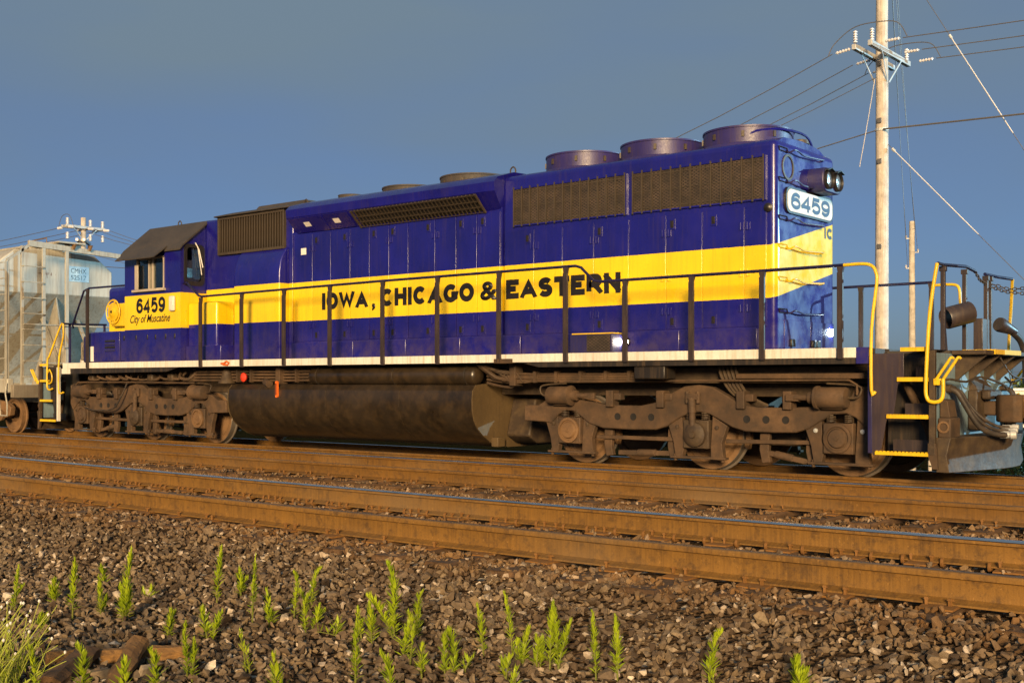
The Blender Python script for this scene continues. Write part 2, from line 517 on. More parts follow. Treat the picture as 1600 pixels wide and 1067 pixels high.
# ---- tracks
def yc1(x): return -8.0 + .0035 * (max(x, 0) - 8) ** 2 - .056 * min(x, 0)
def yc2(x): return -3.12 + .0012 * (max(x, -5) - 5) ** 2 - .024 * min(x + 5, 0)
def yc3(x): return 0.
RP = [(-.076, 0), (.076, 0), (.076, .011), (.03, .022), (.0095, .032), (.0085, .128), (.014, .138), (.036, .146), (.038, .168), (.03, .178), (.018, .181),
      (-.018, .181), (-.03, .178), (-.038, .168), (-.036, .146), (-.014, .138), (-.0085, .128), (-.0095, .032), (-.03, .022), (-.076, .011)]
def rail_mesh(yc, off, zt, x0, x1, prof):
    mb = MB(); n = len(prof); X = np.arange(x0, x1 + .01, 1.0)
    for x in X:
        for (a, b) in prof: mb.v.append((float(x), yc(float(x)) + off + a, zt - .181 + b))
    for i in range(len(X) - 1):
        for k in range(n):
            mb.f.append((i * n + k, i * n + (k + 1) % n, (i + 1) * n + (k + 1) % n, (i + 1) * n + k))
    mb.f.append(tuple(range(n))); mb.f.append(tuple(range((len(X) - 1) * n, len(X) * n)))
    return mb
tie_me = []
for k in range(4):
    mb = MB(); rr = random.Random(k)
    n = 9
    for i in range(n):
        y = -1.3 + 2.6 * i / (n - 1)
        for (a, b) in ((-.115, -.17), (.115, -.17), (.118, -.02), (.10, 0), (-.10, 0), (-.118, -.02)):
            mb.v.append((a + rr.uniform(-.008, .008), y + (rr.uniform(-.02, .02)), b + rr.uniform(-.007, .004)))
    for i in range(n - 1):
        for q in range(6): mb.f.append((i * 6 + q, i * 6 + (q + 1) % 6, (i + 1) * 6 + (q + 1) % 6, (i + 1) * 6 + q))
    mb.f.append(tuple(range(6))); mb.f.append(tuple(range((n - 1) * 6, n * 6)))
    me = mb.mesh('tie'); me.materials.append(M['tie']); tie_me.append(me)
pl = MB().prism([(-.18, 0), (.18, 0), (.18, .010), (.09, .016), (.08, .016), (-.08, .016), (-.09, .016), (-.18, .010)], 'x', -.095, .095)
plate_me = pl.mesh('tie_plate'); plate_me.materials.append(M['rustplate'])
sp = MB().box(-.008, .008, -.008, .008, 0, .03)
sp.add([(-.013, -.014, .03), (.013, -.014, .03), (.017, .022, .026), (-.017, .022, .026), (-.010, -.008, .042), (.010, -.008, .042), (.010, .016, .038), (-.010, .016, .038)],
       [(0, 3, 2, 1), (4, 5, 6, 7), (0, 1, 5, 4), (1, 2, 6, 5), (2, 3, 7, 6), (3, 0, 4, 7)])
spike_me = sp.mesh('spike'); spike_me.materials.append(M['rustplate'])
an = MB().tube([(0, .05, -.006), (0, -.015, -.014), (0, -.034, .004), (0, -.03, .026), (0, -.012, .036)], [.012, .013, .013, .012, .008], 6, smooth=3)
anchor_me = an.mesh('rail_anchor', 50); anchor_me.materials.append(M['rustplate'])

def track(label, yc, zt, x0, x1, rm, tops, tx0, tx1, detail, pitch=.53):
    t = empty('railway_track', (0, yc(6), zt - .2))
    tag(t, label, 'track', 'parallel railway tracks')
    inv = Matrix.Translation(t.location).inverted()
    def par(o):
        o.parent = t; o.matrix_parent_inverse = inv; return o
    for s, top in ((-1, tops[0]), (1, tops[1])):
        r = par(rail_mesh(yc, s * .7525, zt, x0, x1, RP).build('rail', M[rm], None, smooth=35))
        rail_mesh(yc, s * .7525, zt, x0, x1, ([(-.0380, .166), (.02, .172), (.026, .179), (.022, .1835), (-.020, .1835), (-.032, .1800), (-.0392, .1720)] if top == 'headtop' else [(-.026, .179), (.026, .179), (.022, .1832), (-.022, .1832)])).build('running_surface', M[top], r, smooth=35)
    n = int((tx1 - tx0) / pitch)
    rr = random.Random(int(abs(zt) * 1000) + n)
    for i in range(n):
        x = tx0 + pitch * i + rr.uniform(-.04, .04)
        y = yc(x) + rr.uniform(-.05, .05)
        slope = (yc(x + .1) - yc(x - .1)) / .2
        z = zt - .181 - .0135
        tie = link('tie', tie_me[rr.randrange(4)], None, None, (x, y, z)); par(tie)
        tie.rotation_euler = (0, rr.uniform(-.015, .015), slope + rr.uniform(-.012, .012))
        if not detail: continue
        for s in (-1, 1):
            p = link('tie_plate', plate_me, None, tie, (0, yc(x) - y + s * .7525, -.001))
            for q in (-1, 1):
                if rr.random() < .9:
                    k = link('spike', spike_me, None, tie, (q * .055 + rr.uniform(-.02, .02), yc(x) - y + s * .7525 - .094, .014 + rr.choice((0, 0, .012))))
                    k.rotation_euler = (rr.uniform(-.1, .1), 0, rr.uniform(-.3, .3))
            if s == 1 and detail == 2:
                for q in (-1, 1):
                    link('rail_anchor', anchor_me, None, tie, (q * .14 + rr.uniform(-.01, .01), yc(x) - y + s * .7525 - .058, .012))
    return t
track('nearest rusty railway track, edged by loose ballast and green weeds', yc1, .17, -24, 22, 'rail', ('headdull', 'headtop'), -6, 17, 2)
track('middle rusty railway track, between the nearest track and the locomotive', yc2, .06, -30, 22, 'rail2', ('headdull', 'headtop'), -13, 16, 1)
track('railway track that carries the blue locomotive and the hopper car', yc3, 0., -45, 26, 'rail2', ('headdull', 'headtop'), -18, 16, 0)

# ---- ballast stones
def hull_stone(seed):
    r = random.Random(seed); bm = bmesh.new()
    for i in range(13):
        v = Vector((r.gauss(0, 1), r.gauss(0, 1), r.gauss(0, 1))).normalized() * r.uniform(.75, 1.15)
        bm.verts.new((v.x, v.y * .74, v.z * .52))
    res = bmesh.ops.convex_hull(bm, input=bm.verts)
    bmesh.ops.delete(bm, geom=[e for e in res['geom_interior'] if isinstance(e, bmesh.types.BMVert)], context='VERTS')
    bmesh.ops.triangulate(bm, faces=bm.faces); bm.verts.index_update()
    v = np.array([q.co[:] for q in bm.verts]); f = np.array([[q.index for q in fa.verts] for fa in bm.faces])
    bm.free(); return v, f
PROTO = [hull_stone(i) for i in range(16)]
CX, CY, CZ, FP, TH = 14.839, -15.239, 1.211, 1829.5, .683
def in_view(x, y, m=.10):
    d = -(x - CX) * math.sin(TH) + (y - CY) * math.cos(TH); r = (x - CX) * math.cos(TH) + (y - CY) * math.sin(TH)
    return (d > 2.8) & (np.abs(r / d) < .437 + m)
def scatter(y0, y1, x0, x1, dens, lift=.004, track=None, smin=.015, smax=.036):
    n = int((x1 - x0) * (y1 - y0) * dens)
    x = rng.uniform(x0, x1, n); y = rng.uniform(y0, y1, n)
    k = in_view(x, y)
    x, y = x[k], y[k]
    z = gz(y) + lift + rng.uniform(-.012, .02, len(x))
    if track is not None:
        yc, zt, tx0, pitch = track
        c = np.array([yc(a) for a in x]); rel = y - c
        onr = (np.abs(np.abs(rel) - .7525) < .10)
        ph = ((x - tx0 + pitch / 2) % pitch) - pitch / 2
        ont = (np.abs(ph) < .13) & (np.abs(rel) < 1.3)
        keep = ~onr & (~ont | (rng.random(len(x)) < np.where(rel < -.95, .55, .14)))
        near = ont & keep
        z = np.where(near, zt - .181 - .0135 + .012, z)
        x, y, z = x[keep], y[keep], z[keep]
    s = smin + (smax - smin) * rng.random(len(x)) ** 1.7
    return np.stack([x, y, z, s], 1)
PTS = np.concatenate([
    scatter(-13.6, -10.2, 2, 15.5, 760), scatter(-10.2, -9.0, -3, 15.5, 880), scatter(-13.6, -9.2, 2, 15.5, 45, .016, None, .032, .048),
    scatter(-9.15, -6.4, -5, 15, 520, .006, (yc1, .17, -6, .53)),
    scatter(-6.5, -4.3, -9, 15, 420), scatter(-4.5, -1.7, -13, 14, 330, .004, (yc2, .06, -13, .53)),
    scatter(-1.8, 2.4, -16, 14, 160, .0, (yc3, 0, -18, .53)), scatter(2.4, 6, -8, 14, 120)])
def stones(name, P):
    V, F, T, off = [], [], [], 0
    n = len(P); q = rng.normal(size=(n, 4)); q[:, 1:3] *= .45; q /= np.linalg.norm(q, axis=1)[:, None]
    w, a, b, c = q.T
    Rm = np.stack([np.stack([1 - 2 * (b * b + c * c), 2 * (a * b - c * w), 2 * (a * c + b * w)], -1),
                   np.stack([2 * (a * b + c * w), 1 - 2 * (a * a + c * c), 2 * (b * c - a * w)], -1),
                   np.stack([2 * (a * c - b * w), 2 * (b * c + a * w), 1 - 2 * (a * a + b * b)], -1)], 1)
    pid = rng.integers(0, len(PROTO), n); tone = rng.random(n)
    asp = rng.uniform(.8, 1.3, (n, 3))
    for k, (pv, pf) in enumerate(PROTO):
        ix = np.where(pid == k)[0]
        v = pv[None] * asp[ix][:, None, :] * P[ix, 3][:, None, None]
        v = np.einsum('nij,nkj->nki', Rm[ix], v) + P[ix, None, :3]
        f = pf[None] + (np.arange(len(ix)) * len(pv))[:, None, None] + off
        V.append(v.reshape(-1, 3)); F.append(f.reshape(-1, 3)); T.append(np.repeat(tone[ix], len(pv)))
        off += len(ix) * len(pv)
    V, F, T = np.concatenate(V), np.concatenate(F), np.concatenate(T)
    me = bpy.data.meshes.new(name)
    me.vertices.add(len(V)); me.vertices.foreach_set('co', V.ravel())
    me.loops.add(F.size); me.loops.foreach_set('vertex_index', F.ravel().astype(np.int32))
    me.polygons.add(len(F)); me.polygons.foreach_set('loop_start', np.arange(0, F.size, 3, dtype=np.int32))
    at = me.attributes.new('tone', 'FLOAT', 'POINT'); at.data.foreach_set('value', T.astype(np.float32))
    me.update(); me.validate(); me.shade_flat()
    return link(name, me, M['stone'])
tag(stones('ballast', PTS), 'grey brown crushed stone ballast around the tracks', 'gravel', kind='stuff')

# ================================================================== LOCOMOTIVE
L = empty('locomotive', (0, 0, 0))
tag(L, 'blue diesel locomotive numbered 6459 with yellow band and IOWA, CHICAGO & EASTERN lettering', 'locomotive')
H = .93

def text_mesh(name, txt, m, parent, x0, x1, z0, z1, face, at, shear=0., bold=.0, depth=.002):
    """lettering cut from the built-in font, fitted to a rectangle; face '-y' reads along +x, '+x' reads along +y"""
    cu = bpy.data.curves.new(name, 'FONT'); cu.body = txt; cu.size = 1; cu.shear = shear; cu.offset = bold
    cu.resolution_u = 3
    tmp = bpy.data.objects.new('tmp', cu); COL.objects.link(tmp)
    dg = bpy.context.evaluated_depsgraph_get()
    me = bpy.data.meshes.new_from_object(tmp.evaluated_get(dg))
    bpy.data.objects.remove(tmp)
    v = np.array([q.co[:] for q in me.vertices])
    lo, hi = v.min(0), v.max(0)
    a = x0 + (v[:, 0] - lo[0]) / (hi[0] - lo[0]) * (x1 - x0)
    b = z0 + (v[:, 1] - lo[1]) / (hi[1] - lo[1]) * (z1 - z0)
    w = np.empty_like(v)
    if face == '-y': w[:, 0], w[:, 1], w[:, 2] = a, at, b
    else: w[:, 0], w[:, 1], w[:, 2] = at, a, b
    me.vertices.foreach_set('co', w.astype(np.float32).ravel()); me.update()
    me.materials.clear()
    o = link(name, me, m, parent)
    so = o.modifiers.new('thick', 'SOLIDIFY'); so.thickness = depth; so.offset = 0
    return o

def arc(cx, cz, rx, rz, a0, a1, n=22): return [(cx + rx * math.cos(R(a0 + (a1 - a0) * i / n)), cz + rz * math.sin(R(a0 + (a1 - a0) * i / n))) for i in range(n + 1)]
# bold block glyphs as centre lines in a unit box (x, z)
GL = {
 'I': (0., [[(0, 0), (0, 1)]]), 'O': (1., [arc(.5, .5, .5, .5, 90, 450, 32)]), 'W': (1.45, [[(0, 1.02), (.25, -.04), (.5, 1.0), (.75, -.04), (1, 1.02)]]),
 'A': (1.02, [[(0, -.04), (.5, 1.04), (1, -.04)], [(.2, .27), (.8, .27)]]), 'C': (.95, [arc(.5, .5, .5, .5, 42, 318, 28)]), 'H': (.85, [[(0, 0), (0, 1)], [(1, 0), (1, 1)], [(0, .52), (1, .52)]]),
 'G': (1., [arc(.5, .5, .5, .5, 44, 335, 30) + [(1.0, .42), (.56, .42)], [(.98, .42), (.98, .02)]]), 'E': (.72, [[(0, 0), (0, 1)], [(0, 1), (1, 1)], [(0, .52), (.92, .52)], [(0, 0), (1, 0)]]),
 'S': (.8, [arc(.5, .755, .46, .245, 25, 270, 18) + arc(.5, .255, .5, .255, 90, -155, 18)[1:]]), 'T': (.85, [[(0, 1), (1, 1)], [(.5, 0), (.5, 1)]]),
 'R': (.85, [[(0, 0), (0, 1), (.6, 1)] + arc(.62, .735, .34, .265, 90, -90, 12) + [(0, .47)], [(.52, .47), (1.0, -.03)]]), 'N': (.88, [[(0, 0), (0, 1)], [(0, 1), (1, 0)], [(1, 0), (1, 1)]]),
 '&': (1.05, [[(1.04, -.04), (.30, .66)] + arc(.42, .80, .22, .20, 205, -35, 14) + [(.20, .42)] + arc(.36, .24, .36, .24, 135, 300, 12) + [(.88, .48)]]),
 '6': (.78, [arc(.5, .31, .5, .31, 90, 450, 26), arc(.56, .5, .56, .5, 40, 185, 16)]), '9': (.78, [arc(.5, .69, .5, .31, 90, 450, 26), arc(.44, .5, .56, .5, 220, 365, 16)]),
 '4': (.85, [[(.74, 0), (.74, 1), (0, .24)], [(-.03, .24), (1.05, .24)]]), '5': (.8, [[(.94, 1), (.16, 1), (.06, .52), (.22, .60)] + arc(.48, .33, .5, .33, 108, -150, 18)]),
}
def block_text(name, txt, m, parent, x0, x1, z0, z1, face, at, weight=.30):
    h = z1 - z0; t = h * weight
    ws = [GL[c][0] * (h - t) * .98 + t for c in txt]; gap = t * .30
    k = (x1 - x0) / (sum(ws) + gap * (len(txt) - 1)); mb = MB(); x = x0; lay = 0
    for c, w in zip(txt, ws):
        w *= k
        for st in GL[c][1]:
            P = [Vector((x + t / 2 + a * (w - t), z0 + t / 2 + b * (h - t))) for a, b in st]
            P = [p for i, p in enumerate(P) if i == 0 or (p - P[i - 1]).length > 1e-4]
            closed = (P[0] - P[-1]).length < 1e-3
            n = len(P); L_, R_ = [], []
            for i in range(n):
                d0 = (P[i] - P[i - 1]).normalized() if i else ((P[0] - P[-2]).normalized() if closed else None)
                d1 = (P[i + 1] - P[i]).normalized() if i < n - 1 else ((P[1] - P[0]).normalized() if closed else None)
                d0 = d0 or d1; d1 = d1 or d0
                n0, n1 = Vector((-d0.y, d0.x)), Vector((-d1.y, d1.x)); b = (n0 + n1).normalized(); q = min(1 / max(b.dot(n0), .35), 2.2)
                p = P[i].copy()
                if not closed and i == 0 and (st[0][1] in (0, 1) or True) and len(st) < 6: p = p - d1 * t / 2 * (1 if st[0][0] in (0, 1) or st[0][1] in (0, 1) else 0)
                if not closed and i == n - 1 and len(st) < 6: p = p + d0 * t / 2 * (1 if st[-1][0] in (0, 1) or st[-1][1] in (0, 1) else 0)
                L_.append(p + b * q * t / 2); R_.append(p - b * q * t / 2)
            lay += 1
            def pt(v):
                zz = min(max(v.y, z0), z1); xx = v.x
                o = .0004 * (lay % 4)
                return (xx, at - o, zz) if face == '-y' else (at + o, xx, zz)
            mb.add([pt(v) for v in L_] + [pt(v) for v in R_], [(i, i + 1, n + i + 1, n + i) for i in range(n - 1)])
        x += w + gap * k
    me = bpy.data.meshes.new(name); me.from_pydata(mb.v, [], mb.f)
    return link(name, me, m, parent)

# ---- frame, deck and sills
fr = MB().box(-9.9, 9.95, -.72, .72, 1.02, 1.56).box(-8.2, -5.0, -.95, .95, 1.18, 1.5).box(4.6, 9.2, -1.0, 1.0, 1.20, 1.42)
fr.build('underframe', M['truck2'], L, bevel=.01)
MB().box(-9.0, 9.28, -1.53, 1.53, 1.565, 1.628).build('walkway', M['roof'], L)
for s in (-1, 1):
    w = MB().box(-8.98, 9.10, s * 1.545 - .014, s * 1.545 + .014, 1.515, 1.637)
    w.box(-9.03, -8.7, s * 1.545 - .013, s * 1.545 + .013, 1.40, 1.515)
    w.build('side_sill', M['white'], L, bevel=.003)
    MB().prism([(3.85, 1.513), (9.27, 1.513), (9.27, 1.44), (4.2, 1.44)], 'y', s * 1.53 - .008, s * 1.53 + .008).build('frame_skirt', M['black'], L)
    MB().prism([(-8.7, 1.513), (-4.75, 1.513), (-5.15, 1.43), (-8.7, 1.40)], 'y', s * 1.53 - .008, s * 1.53 + .008).build('frame_skirt', M['black'], L)
    rbox('sill_end', M['blue'], L, 9.10, 9.26, s * 1.55 - .012, s * 1.55 + .012, 1.44, 1.64, .003)

# ---- hood bodies
rad = MB().box(2.99, 7.73, -H, H, 1.60, 4.47).build('radiator_hood', M['hood'], L, bevel=.085, seg=4)
MB().prism([(-.82, 4.44), (-.55, 4.545), (0, 4.575), (.55, 4.545), (.82, 4.44)], 'x', 3.03, 7.66).build('hood_roof', M['blue'], L, smooth=40)
MB().box(-2.06, 3.0, -H + .004, H - .004, 1.60, 3.99).build('engine_hood', M['hood'], L)
dyn = [(-.926, 3.955), (-1.2, 4.22), (-1.215, 4.36), (-1.12, 4.45), (-.7, 4.57), (0, 4.60), (.7, 4.57), (1.12, 4.45), (1.215, 4.36), (1.2, 4.22), (.926, 3.955)]
db = MB().prism(dyn, 'x', -1.92, 2.84)
n0 = len(db.v)
db.add([(2.84, y, z) for y, z in dyn] + [(3.05, y * .985 if abs(y) > .93 else y, z) if z > 4.2 else (2.98, math.copysign(.926, y), 3.97) for y, z in dyn],
       [(i, (i + 1) % 11, 11 + (i + 1) % 11, 11 + i) for i in range(11)] + [tuple(range(11, 22))])
db.build('dynamic_brake_housing', M['hood'], L, smooth=30)
MB().box(-4.72, -2.05, -H + .002, H - .002, 1.60, 4.45).build('filter_housing', M['hood'], L, bevel=.05, seg=3)
bl = [(-.92, 3.75), (-.99, 3.70), (-1.06, 3.61), (-1.12, 3.47), (-1.15, 3.28), (-1.155, 3.1), (-1.155, 1.64), (-.92, 1.64)]
MB().prism(bl, 'x', -3.52, -2.17).build('blower_duct', M['hood'], L, smooth=35, bevel=.03, seg=3)
MB().box(-2.12, -2.03, -.955, -.92, 1.64, 3.95).build('corner_post', M['hood'], L, bevel=.008)
rbox('equipment_cabinet', M['hood'], L, -4.70, -3.78, -1.36, -.92, 1.64, 2.78, .05, 3)
MB().box(-4.70, -3.60, -1.40, -.90, 1.64, 1.93).build('cabinet_base', M['hood'], L, bevel=.01)

# ---- inertial filter grille: every vertical slat
rbox('filter_backing', M['dark'], L, -4.22, -2.26, -.945, -.925, 3.74, 4.42, .0)
fg = MB()
for a, b, c, d in ((-4.24, -2.24, 4.40, 4.45), (-4.24, -2.24, 3.71, 3.76)): fg.box(a, b, -1.0, -.925, c, d)
for a in (-4.24, -2.28): fg.box(a, a + .04, -1.0, -.925, 3.76, 4.40)
fgo = fg.build('filter_frame', M['grille'], L, bevel=.004)
sl = MB().prism([(-.026, -.935), (-.004, -.995), (.022, -.995), (.006, -.935)], 'z', 3.75, 4.41).mesh('slat'); sl.materials.append(M['grille'])
for i in range(25): link('slat', sl, None, fgo, (-4.17 + i * .0765, 0, 0))
cp = MB().prism([(-1.06, 4.452), (-1.06, 4.475), (-.6, 4.60), (.6, 4.60), (1.06, 4.475), (1.06, 4.452)], 'x', -4.28, -2.0)
cp.build('filter_hatch', M['roof'], L, bevel=.01)
MB().prism([(-.5, 4.60), (-.4, 4.70), (.4, 4.70), (.5, 4.60)], 'x', -3.7, -2.3).build('roof_hatch', M['roof'], L)

# ---- dynamic brake intake: every slat
gr = MB()
def dynp(x, t, out=0.): return (x, -.926 - .274 * t - .693 * out, 3.955 + .265 * t - .72 * out)
v8 = [dynp(a, t, o) for o in (.004, .012) for a, t in ((-.16, .07), (2.66, .07), (2.66, .96), (-.16, .96))]
gr.add(v8, [(0, 1, 2, 3), (7, 6, 5, 4), (0, 4, 5, 1), (1, 5, 6, 2), (2, 6, 7, 3), (3, 7, 4, 0)])
gro = gr.build('intake_grille', M['dark'], L)
s8 = MB(); 
v8 = [dynp(a, t, o) for o, dx in ((.012, 0), (.05, .03)) for a, t in ((-.012 + dx, .06), (.010 + dx, .06), (.010 + dx, .97), (-.012 + dx, .97))]
s8.add(v8, [(0, 1, 2, 3), (7, 6, 5, 4), (0, 4, 5, 1), (1, 5, 6, 2), (2, 6, 7, 3), (3, 7, 4, 0)])
s8m = s8.mesh('slat'); s8m.materials.append(M['grille'])
for i in range(33): link('slat', s8m, None, gro, (-.12 + i * .086, 0, 0))
hb = MB()
for t in (.06, .34, .64, .97): hb.bar(dynp(-.18, t, .052), dynp(2.68, t, .052), .012, .008, (0, -.69, -.72))
for x in (-.18, 2.68): hb.bar(dynp(x, .02, .045), dynp(x, .99, .045), .03, .03, (1, 0, 0))
hb.build('grille_frame', M['grille'], gro)
# access doors on the flared housing, with notices and catches
for a, b in ((-1.86, -.98), (-.96, -.32)):
    v8 = [dynp(x, t, o) for o in (.002, .014) for x, t in ((a, .06), (b, .06), (b, .95), (a, .95))]
    d = MB().add(v8, [(0, 1, 2, 3), (7, 6, 5, 4), (0, 4, 5, 1), (1, 5, 6, 2), (2, 6, 7, 3), (3, 7, 4, 0)]).build('housing_door', M['blue'], L, bevel=.003)
    c = (a + b) / 2 - .05
    v8 = [dynp(x, t, o) for o in (.0145, .017) for x, t in ((c - .08, .40), (c + .08, .40), (c + .08, .66), (c - .08, .66))]
    MB().add(v8, [(0, 1, 2, 3), (7, 6, 5, 4), (0, 4, 5, 1), (1, 5, 6, 2), (2, 6, 7, 3), (3, 7, 4, 0)]).build('notice', M['plate'], d)

# ---- doors along the hood, each with latches and hinges
lat = MB().box(-.045, .045, -.012, 0, -.075, .075)
lat_me = lat.mesh('latch'); lat_me.materials.append(M['hood'])
ld = MB().box(-.026, .026, -.019, -.010, -.052, .05).box(-.014, .014, -.030, -.018, -.03, .03)
ld_me = ld.mesh('latch_handle'); ld_me.materials.append(M['letter'])
hin = MB().box(-.035, .035, -.010, 0, -.05, .05).cyl((0, -.014, -.05), (0, -.014, .05), .011, 8)
hin_me = hin.mesh('hinge'); hin_me.materials.append(M['hood'])
def doors(seams, z0, z1, latches, hz, y=-H):
    D = []
    for a, b in zip(seams[:-1], seams[1:]):
        if b - a < .2: D.append((a, b, None)); continue
        d = MB().box(a + .006, b - .006, y - .016, y + .004, z0, z1).build('hood_door', M['hood'], L, bevel=.005)
        D.append((a, b, d))
    for x in latches:
        for a, b, d in D:
            if a <= x < b and d:
                for z in (z1 - .13, z0 + .11):
                    link('latch', lat_me, None, d, (x, y - .017, z)); link('latch_handle', ld_me, None, d, (x, y - .017, z))
    for i, (a, b, d) in enumerate(D):
        if not d: continue
        x = a + .05 if i % 2 else b - .05
        for z in hz:
            if abs(z - 2.7) < .05 and x < 5.3: continue
            link('hinge', hin_me, None, d, (x, y - .017, z))
doors([-1.98, -1.49, -1.0, -.49, 0, .48, .94, 1.56, 2.03, 2.48, 2.97], 1.965, 3.93, [-1.37, -.62, .12, .58, 1.41, 2.14, 2.61], (3.66, 2.25))
doors([3.06, 3.65, 4.20, 4.78, 5.40, 6.03, 6.62, 7.27, 7.60], 1.965, 3.58, [3.53, 4.89, 6.14, 6.80], (3.33, 2.7, 2.22))
base = [(-1.98, -.33), (-.32, .96), (.97, 2.19), (2.2, 3.45), (3.47, 4.60), (5.40, 6.30), (6.31, 7.50)]
for a, b in base: rbox('base_panel', M['hood'], L, a, b, -1.035, -.90, 1.632, 1.945, .012, 2)
for s in (-1,):
    MB().box(-2.0, 7.55, -.965, -.92, 1.946, 1.962).build('drip_strip', M['hood'], L)
rbox('notice', M['plate'], L, -1.80, -1.66, -.952, -.945, 3.56, 3.68, .0)

# ---- radiator screens
for a, b in ((3.25, 5.35), (5.47, 7.57)):
    sc = rbox('radiator_screen', M['screen'], L, a, b, -.948, -.92, 3.665, 4.245, 0)
    fm = MB()
    for z in (3.655, 4.235): fm.box(a - .02, b + .02, -.962, -.925, z, z + .02)
    for x in (a - .02, b): fm.box(x, x + .02, -.962, -.925, 3.675, 4.235)
    fm.build('screen_frame', M['blue'], sc)
    n = 13
    br = MB().box(-.009, .009, -.975, -.957, 3.645, 4.27).mesh('screen_bar'); br.materials.append(M['grille'])
    for i in range(n + 1): link('screen_bar', br, None, sc, (a + .01 + (b - a - .02) * i / n, 0, 0))
    tb = MB()
    for z in (3.72, 3.96, 4.19): tb.box(a, b, -.955, -.9485, z - .006, z + .006)
    tb.build('cross_bar', M['grille'], sc)

# ---- roof fans, stacks, lifting eyes
def fan(x, r, z0, z1, m):
    f = MB().lathe((x, 0, 0), (0, 0, 1), [(z0, r + .06), (z0 + .05, r + .03), (z0 + .06, r), (z1 - .03, r), (z1 - .025, r + .012), (z1, r + .012), (z1, r - .03), (z0 + .1, r - .03)], 40, cap=False).build('roof_fan', m, L, smooth=35)
    gb = MB()
    for k in range(5): 
        rr = r * (.16 + .2 * k); pts = [(x + rr * math.cos(t * math.pi / 12), rr * math.sin(t * math.pi / 12), z1 - .02) for t in range(25)]
        gb.tube(pts, .006, 4, cap=False)
    for k in range(6):
        t = k * math.pi / 6; gb.bar((x - r * math.cos(t), -r * math.sin(t), z1 - .03), (x + r * math.cos(t), r * math.sin(t), z1 - .03), .012, .012)
    gb.build('fan_guard', M['grille'], f)
    MB().lathe((x, 0, 0), (0, 0, 1), [(z0 + .05, .0), (z0 + .055, r - .02)], 24, cap=False).build('fan_well', M['dark'], f)
    for t in (-2.6, -1.9, -1.2, -.5):
        MB().box(-.02, .02, -.012, .012, -.04, .04).build('clip', M['grille'], f).matrix_local = Matrix.Translation((x + (r + .008) * math.cos(t), (r + .008) * math.sin(t), z1 - .12)) @ Matrix.Rotation(t + math.pi / 2, 4, 'Z')
for x in (3.97, 5.40, 6.83): fan(x, .64, 4.50, 4.79, M['fan'])
fan(1.62, .60, 4.52, 4.72, M['roof']); fan(.10, .52, 4.52, 4.70, M['roof'])
MB().lathe((-1.45, 0, 0), (0, 0, 1), [(4.55, .30), (4.70, .26), (4.73, .27), (4.73, .2), (4.6, .2)], 20, cap=False).build('exhaust_stack', M['roof'], L, smooth=40)
for x, y, z in ((2.95, -.6, 4.57), (-1.95, -.7, 4.52), (-5.9, -.7, 4.46)):
    MB().tube([(x - .05, y, z), (x - .05, y, z + .07), (x, y, z + .11), (x + .05, y, z + .07), (x + .05, y, z)], .013, 6, smooth=3).build('lifting_eye', M['roof'], L, smooth=50)
MB().tube([(7.05, -.55, 4.60), (7.22, -.5, 4.70), (7.45, -.2, 4.74), (7.60, .25, 4.70), (7.6, .5, 4.52)], .018, 6, smooth=4).build('roof_grab_rail', M['blue'], L, smooth=50)
MB().lathe((7.35, .62, 0), (0, 0, 1), [(4.5, .09), (4.66, .09), (4.665, .125), (4.72, .125), (4.725, .06), (4.74, .05)], 16).build('filler_cap', M['grille'], L, smooth=40)

# ---- long hood end: number board, headlight, grab irons, lower doors
XE = 7.73
def rrect(y0, y1, z0, z1, r, n=5):
    pts = []
    for cy, cz, a0 in ((y1 - r, z1 - r, 0), (y0 + r, z1 - r, 90), (y0 + r, z0 + r, 180), (y1 - r, z0 + r, 270)):
        for k in range(n + 1):
            t = R(a0 + 90 * k / n); pts.append((cy + r * math.cos(t), cz + r * math.sin(t)))
    return pts
nb = MB().prism(rrect(-.70, .80, 3.50, 3.86, .12), 'x', XE - .01, XE + .035).build('number_board', M['letter'], L, smooth=30)
MB().prism(rrect(-.665, .765, 3.53, 3.83, .10), 'x', XE + .03, XE + .041).build('number_panel', M['white'], nb, smooth=30)
block_text('number', '6459', M['numblue'], nb, -.57, .67, 3.565, 3.795, '+x', XE + .043, .23)
block_text('end_lettering', 'IC', M['letter'], L, .58, .86, 3.27, 3.43, '+x', XE + .003, .3)
MB().lathe((XE - .005, -.59, 4.12), (1, 0, 0), [(0, .175), (.02, .175), (.022, .145), (0, .145)], 28, cap=False).build('port_ring', M['grille'], L, smooth=40)
hl = MB().prism(rrect(.02, .62, 3.86, 4.20, .12), 'x', XE - .02, XE + .24).build('headlight', M['blueend'], L, smooth=30, bevel=.015)
for y in (.16, .46):
    MB().lathe((XE + .23, y, 4.03), (1, 0, 0), [(0, .135), (.05, .135), (.06, .125), (.03, .115)], 20, cap=False).build('bezel', M['letter'], hl, smooth=40)
    MB().lathe((XE + .245, y, 4.03), (1, 0, 0), [(.0, .118), (.012, .10), (.02, .06), (.024, .0)], 20, cap=False).build('lens', M['lens'], hl, smooth=60)
    MB().prism([(y - .12, 4.14), (y, 4.18), (y + .12, 4.14), (y + .12, 4.15), (y, 4.19), (y - .12, 4.15)], 'x', XE + .24, XE + .31).build('visor', M['letter'], hl)
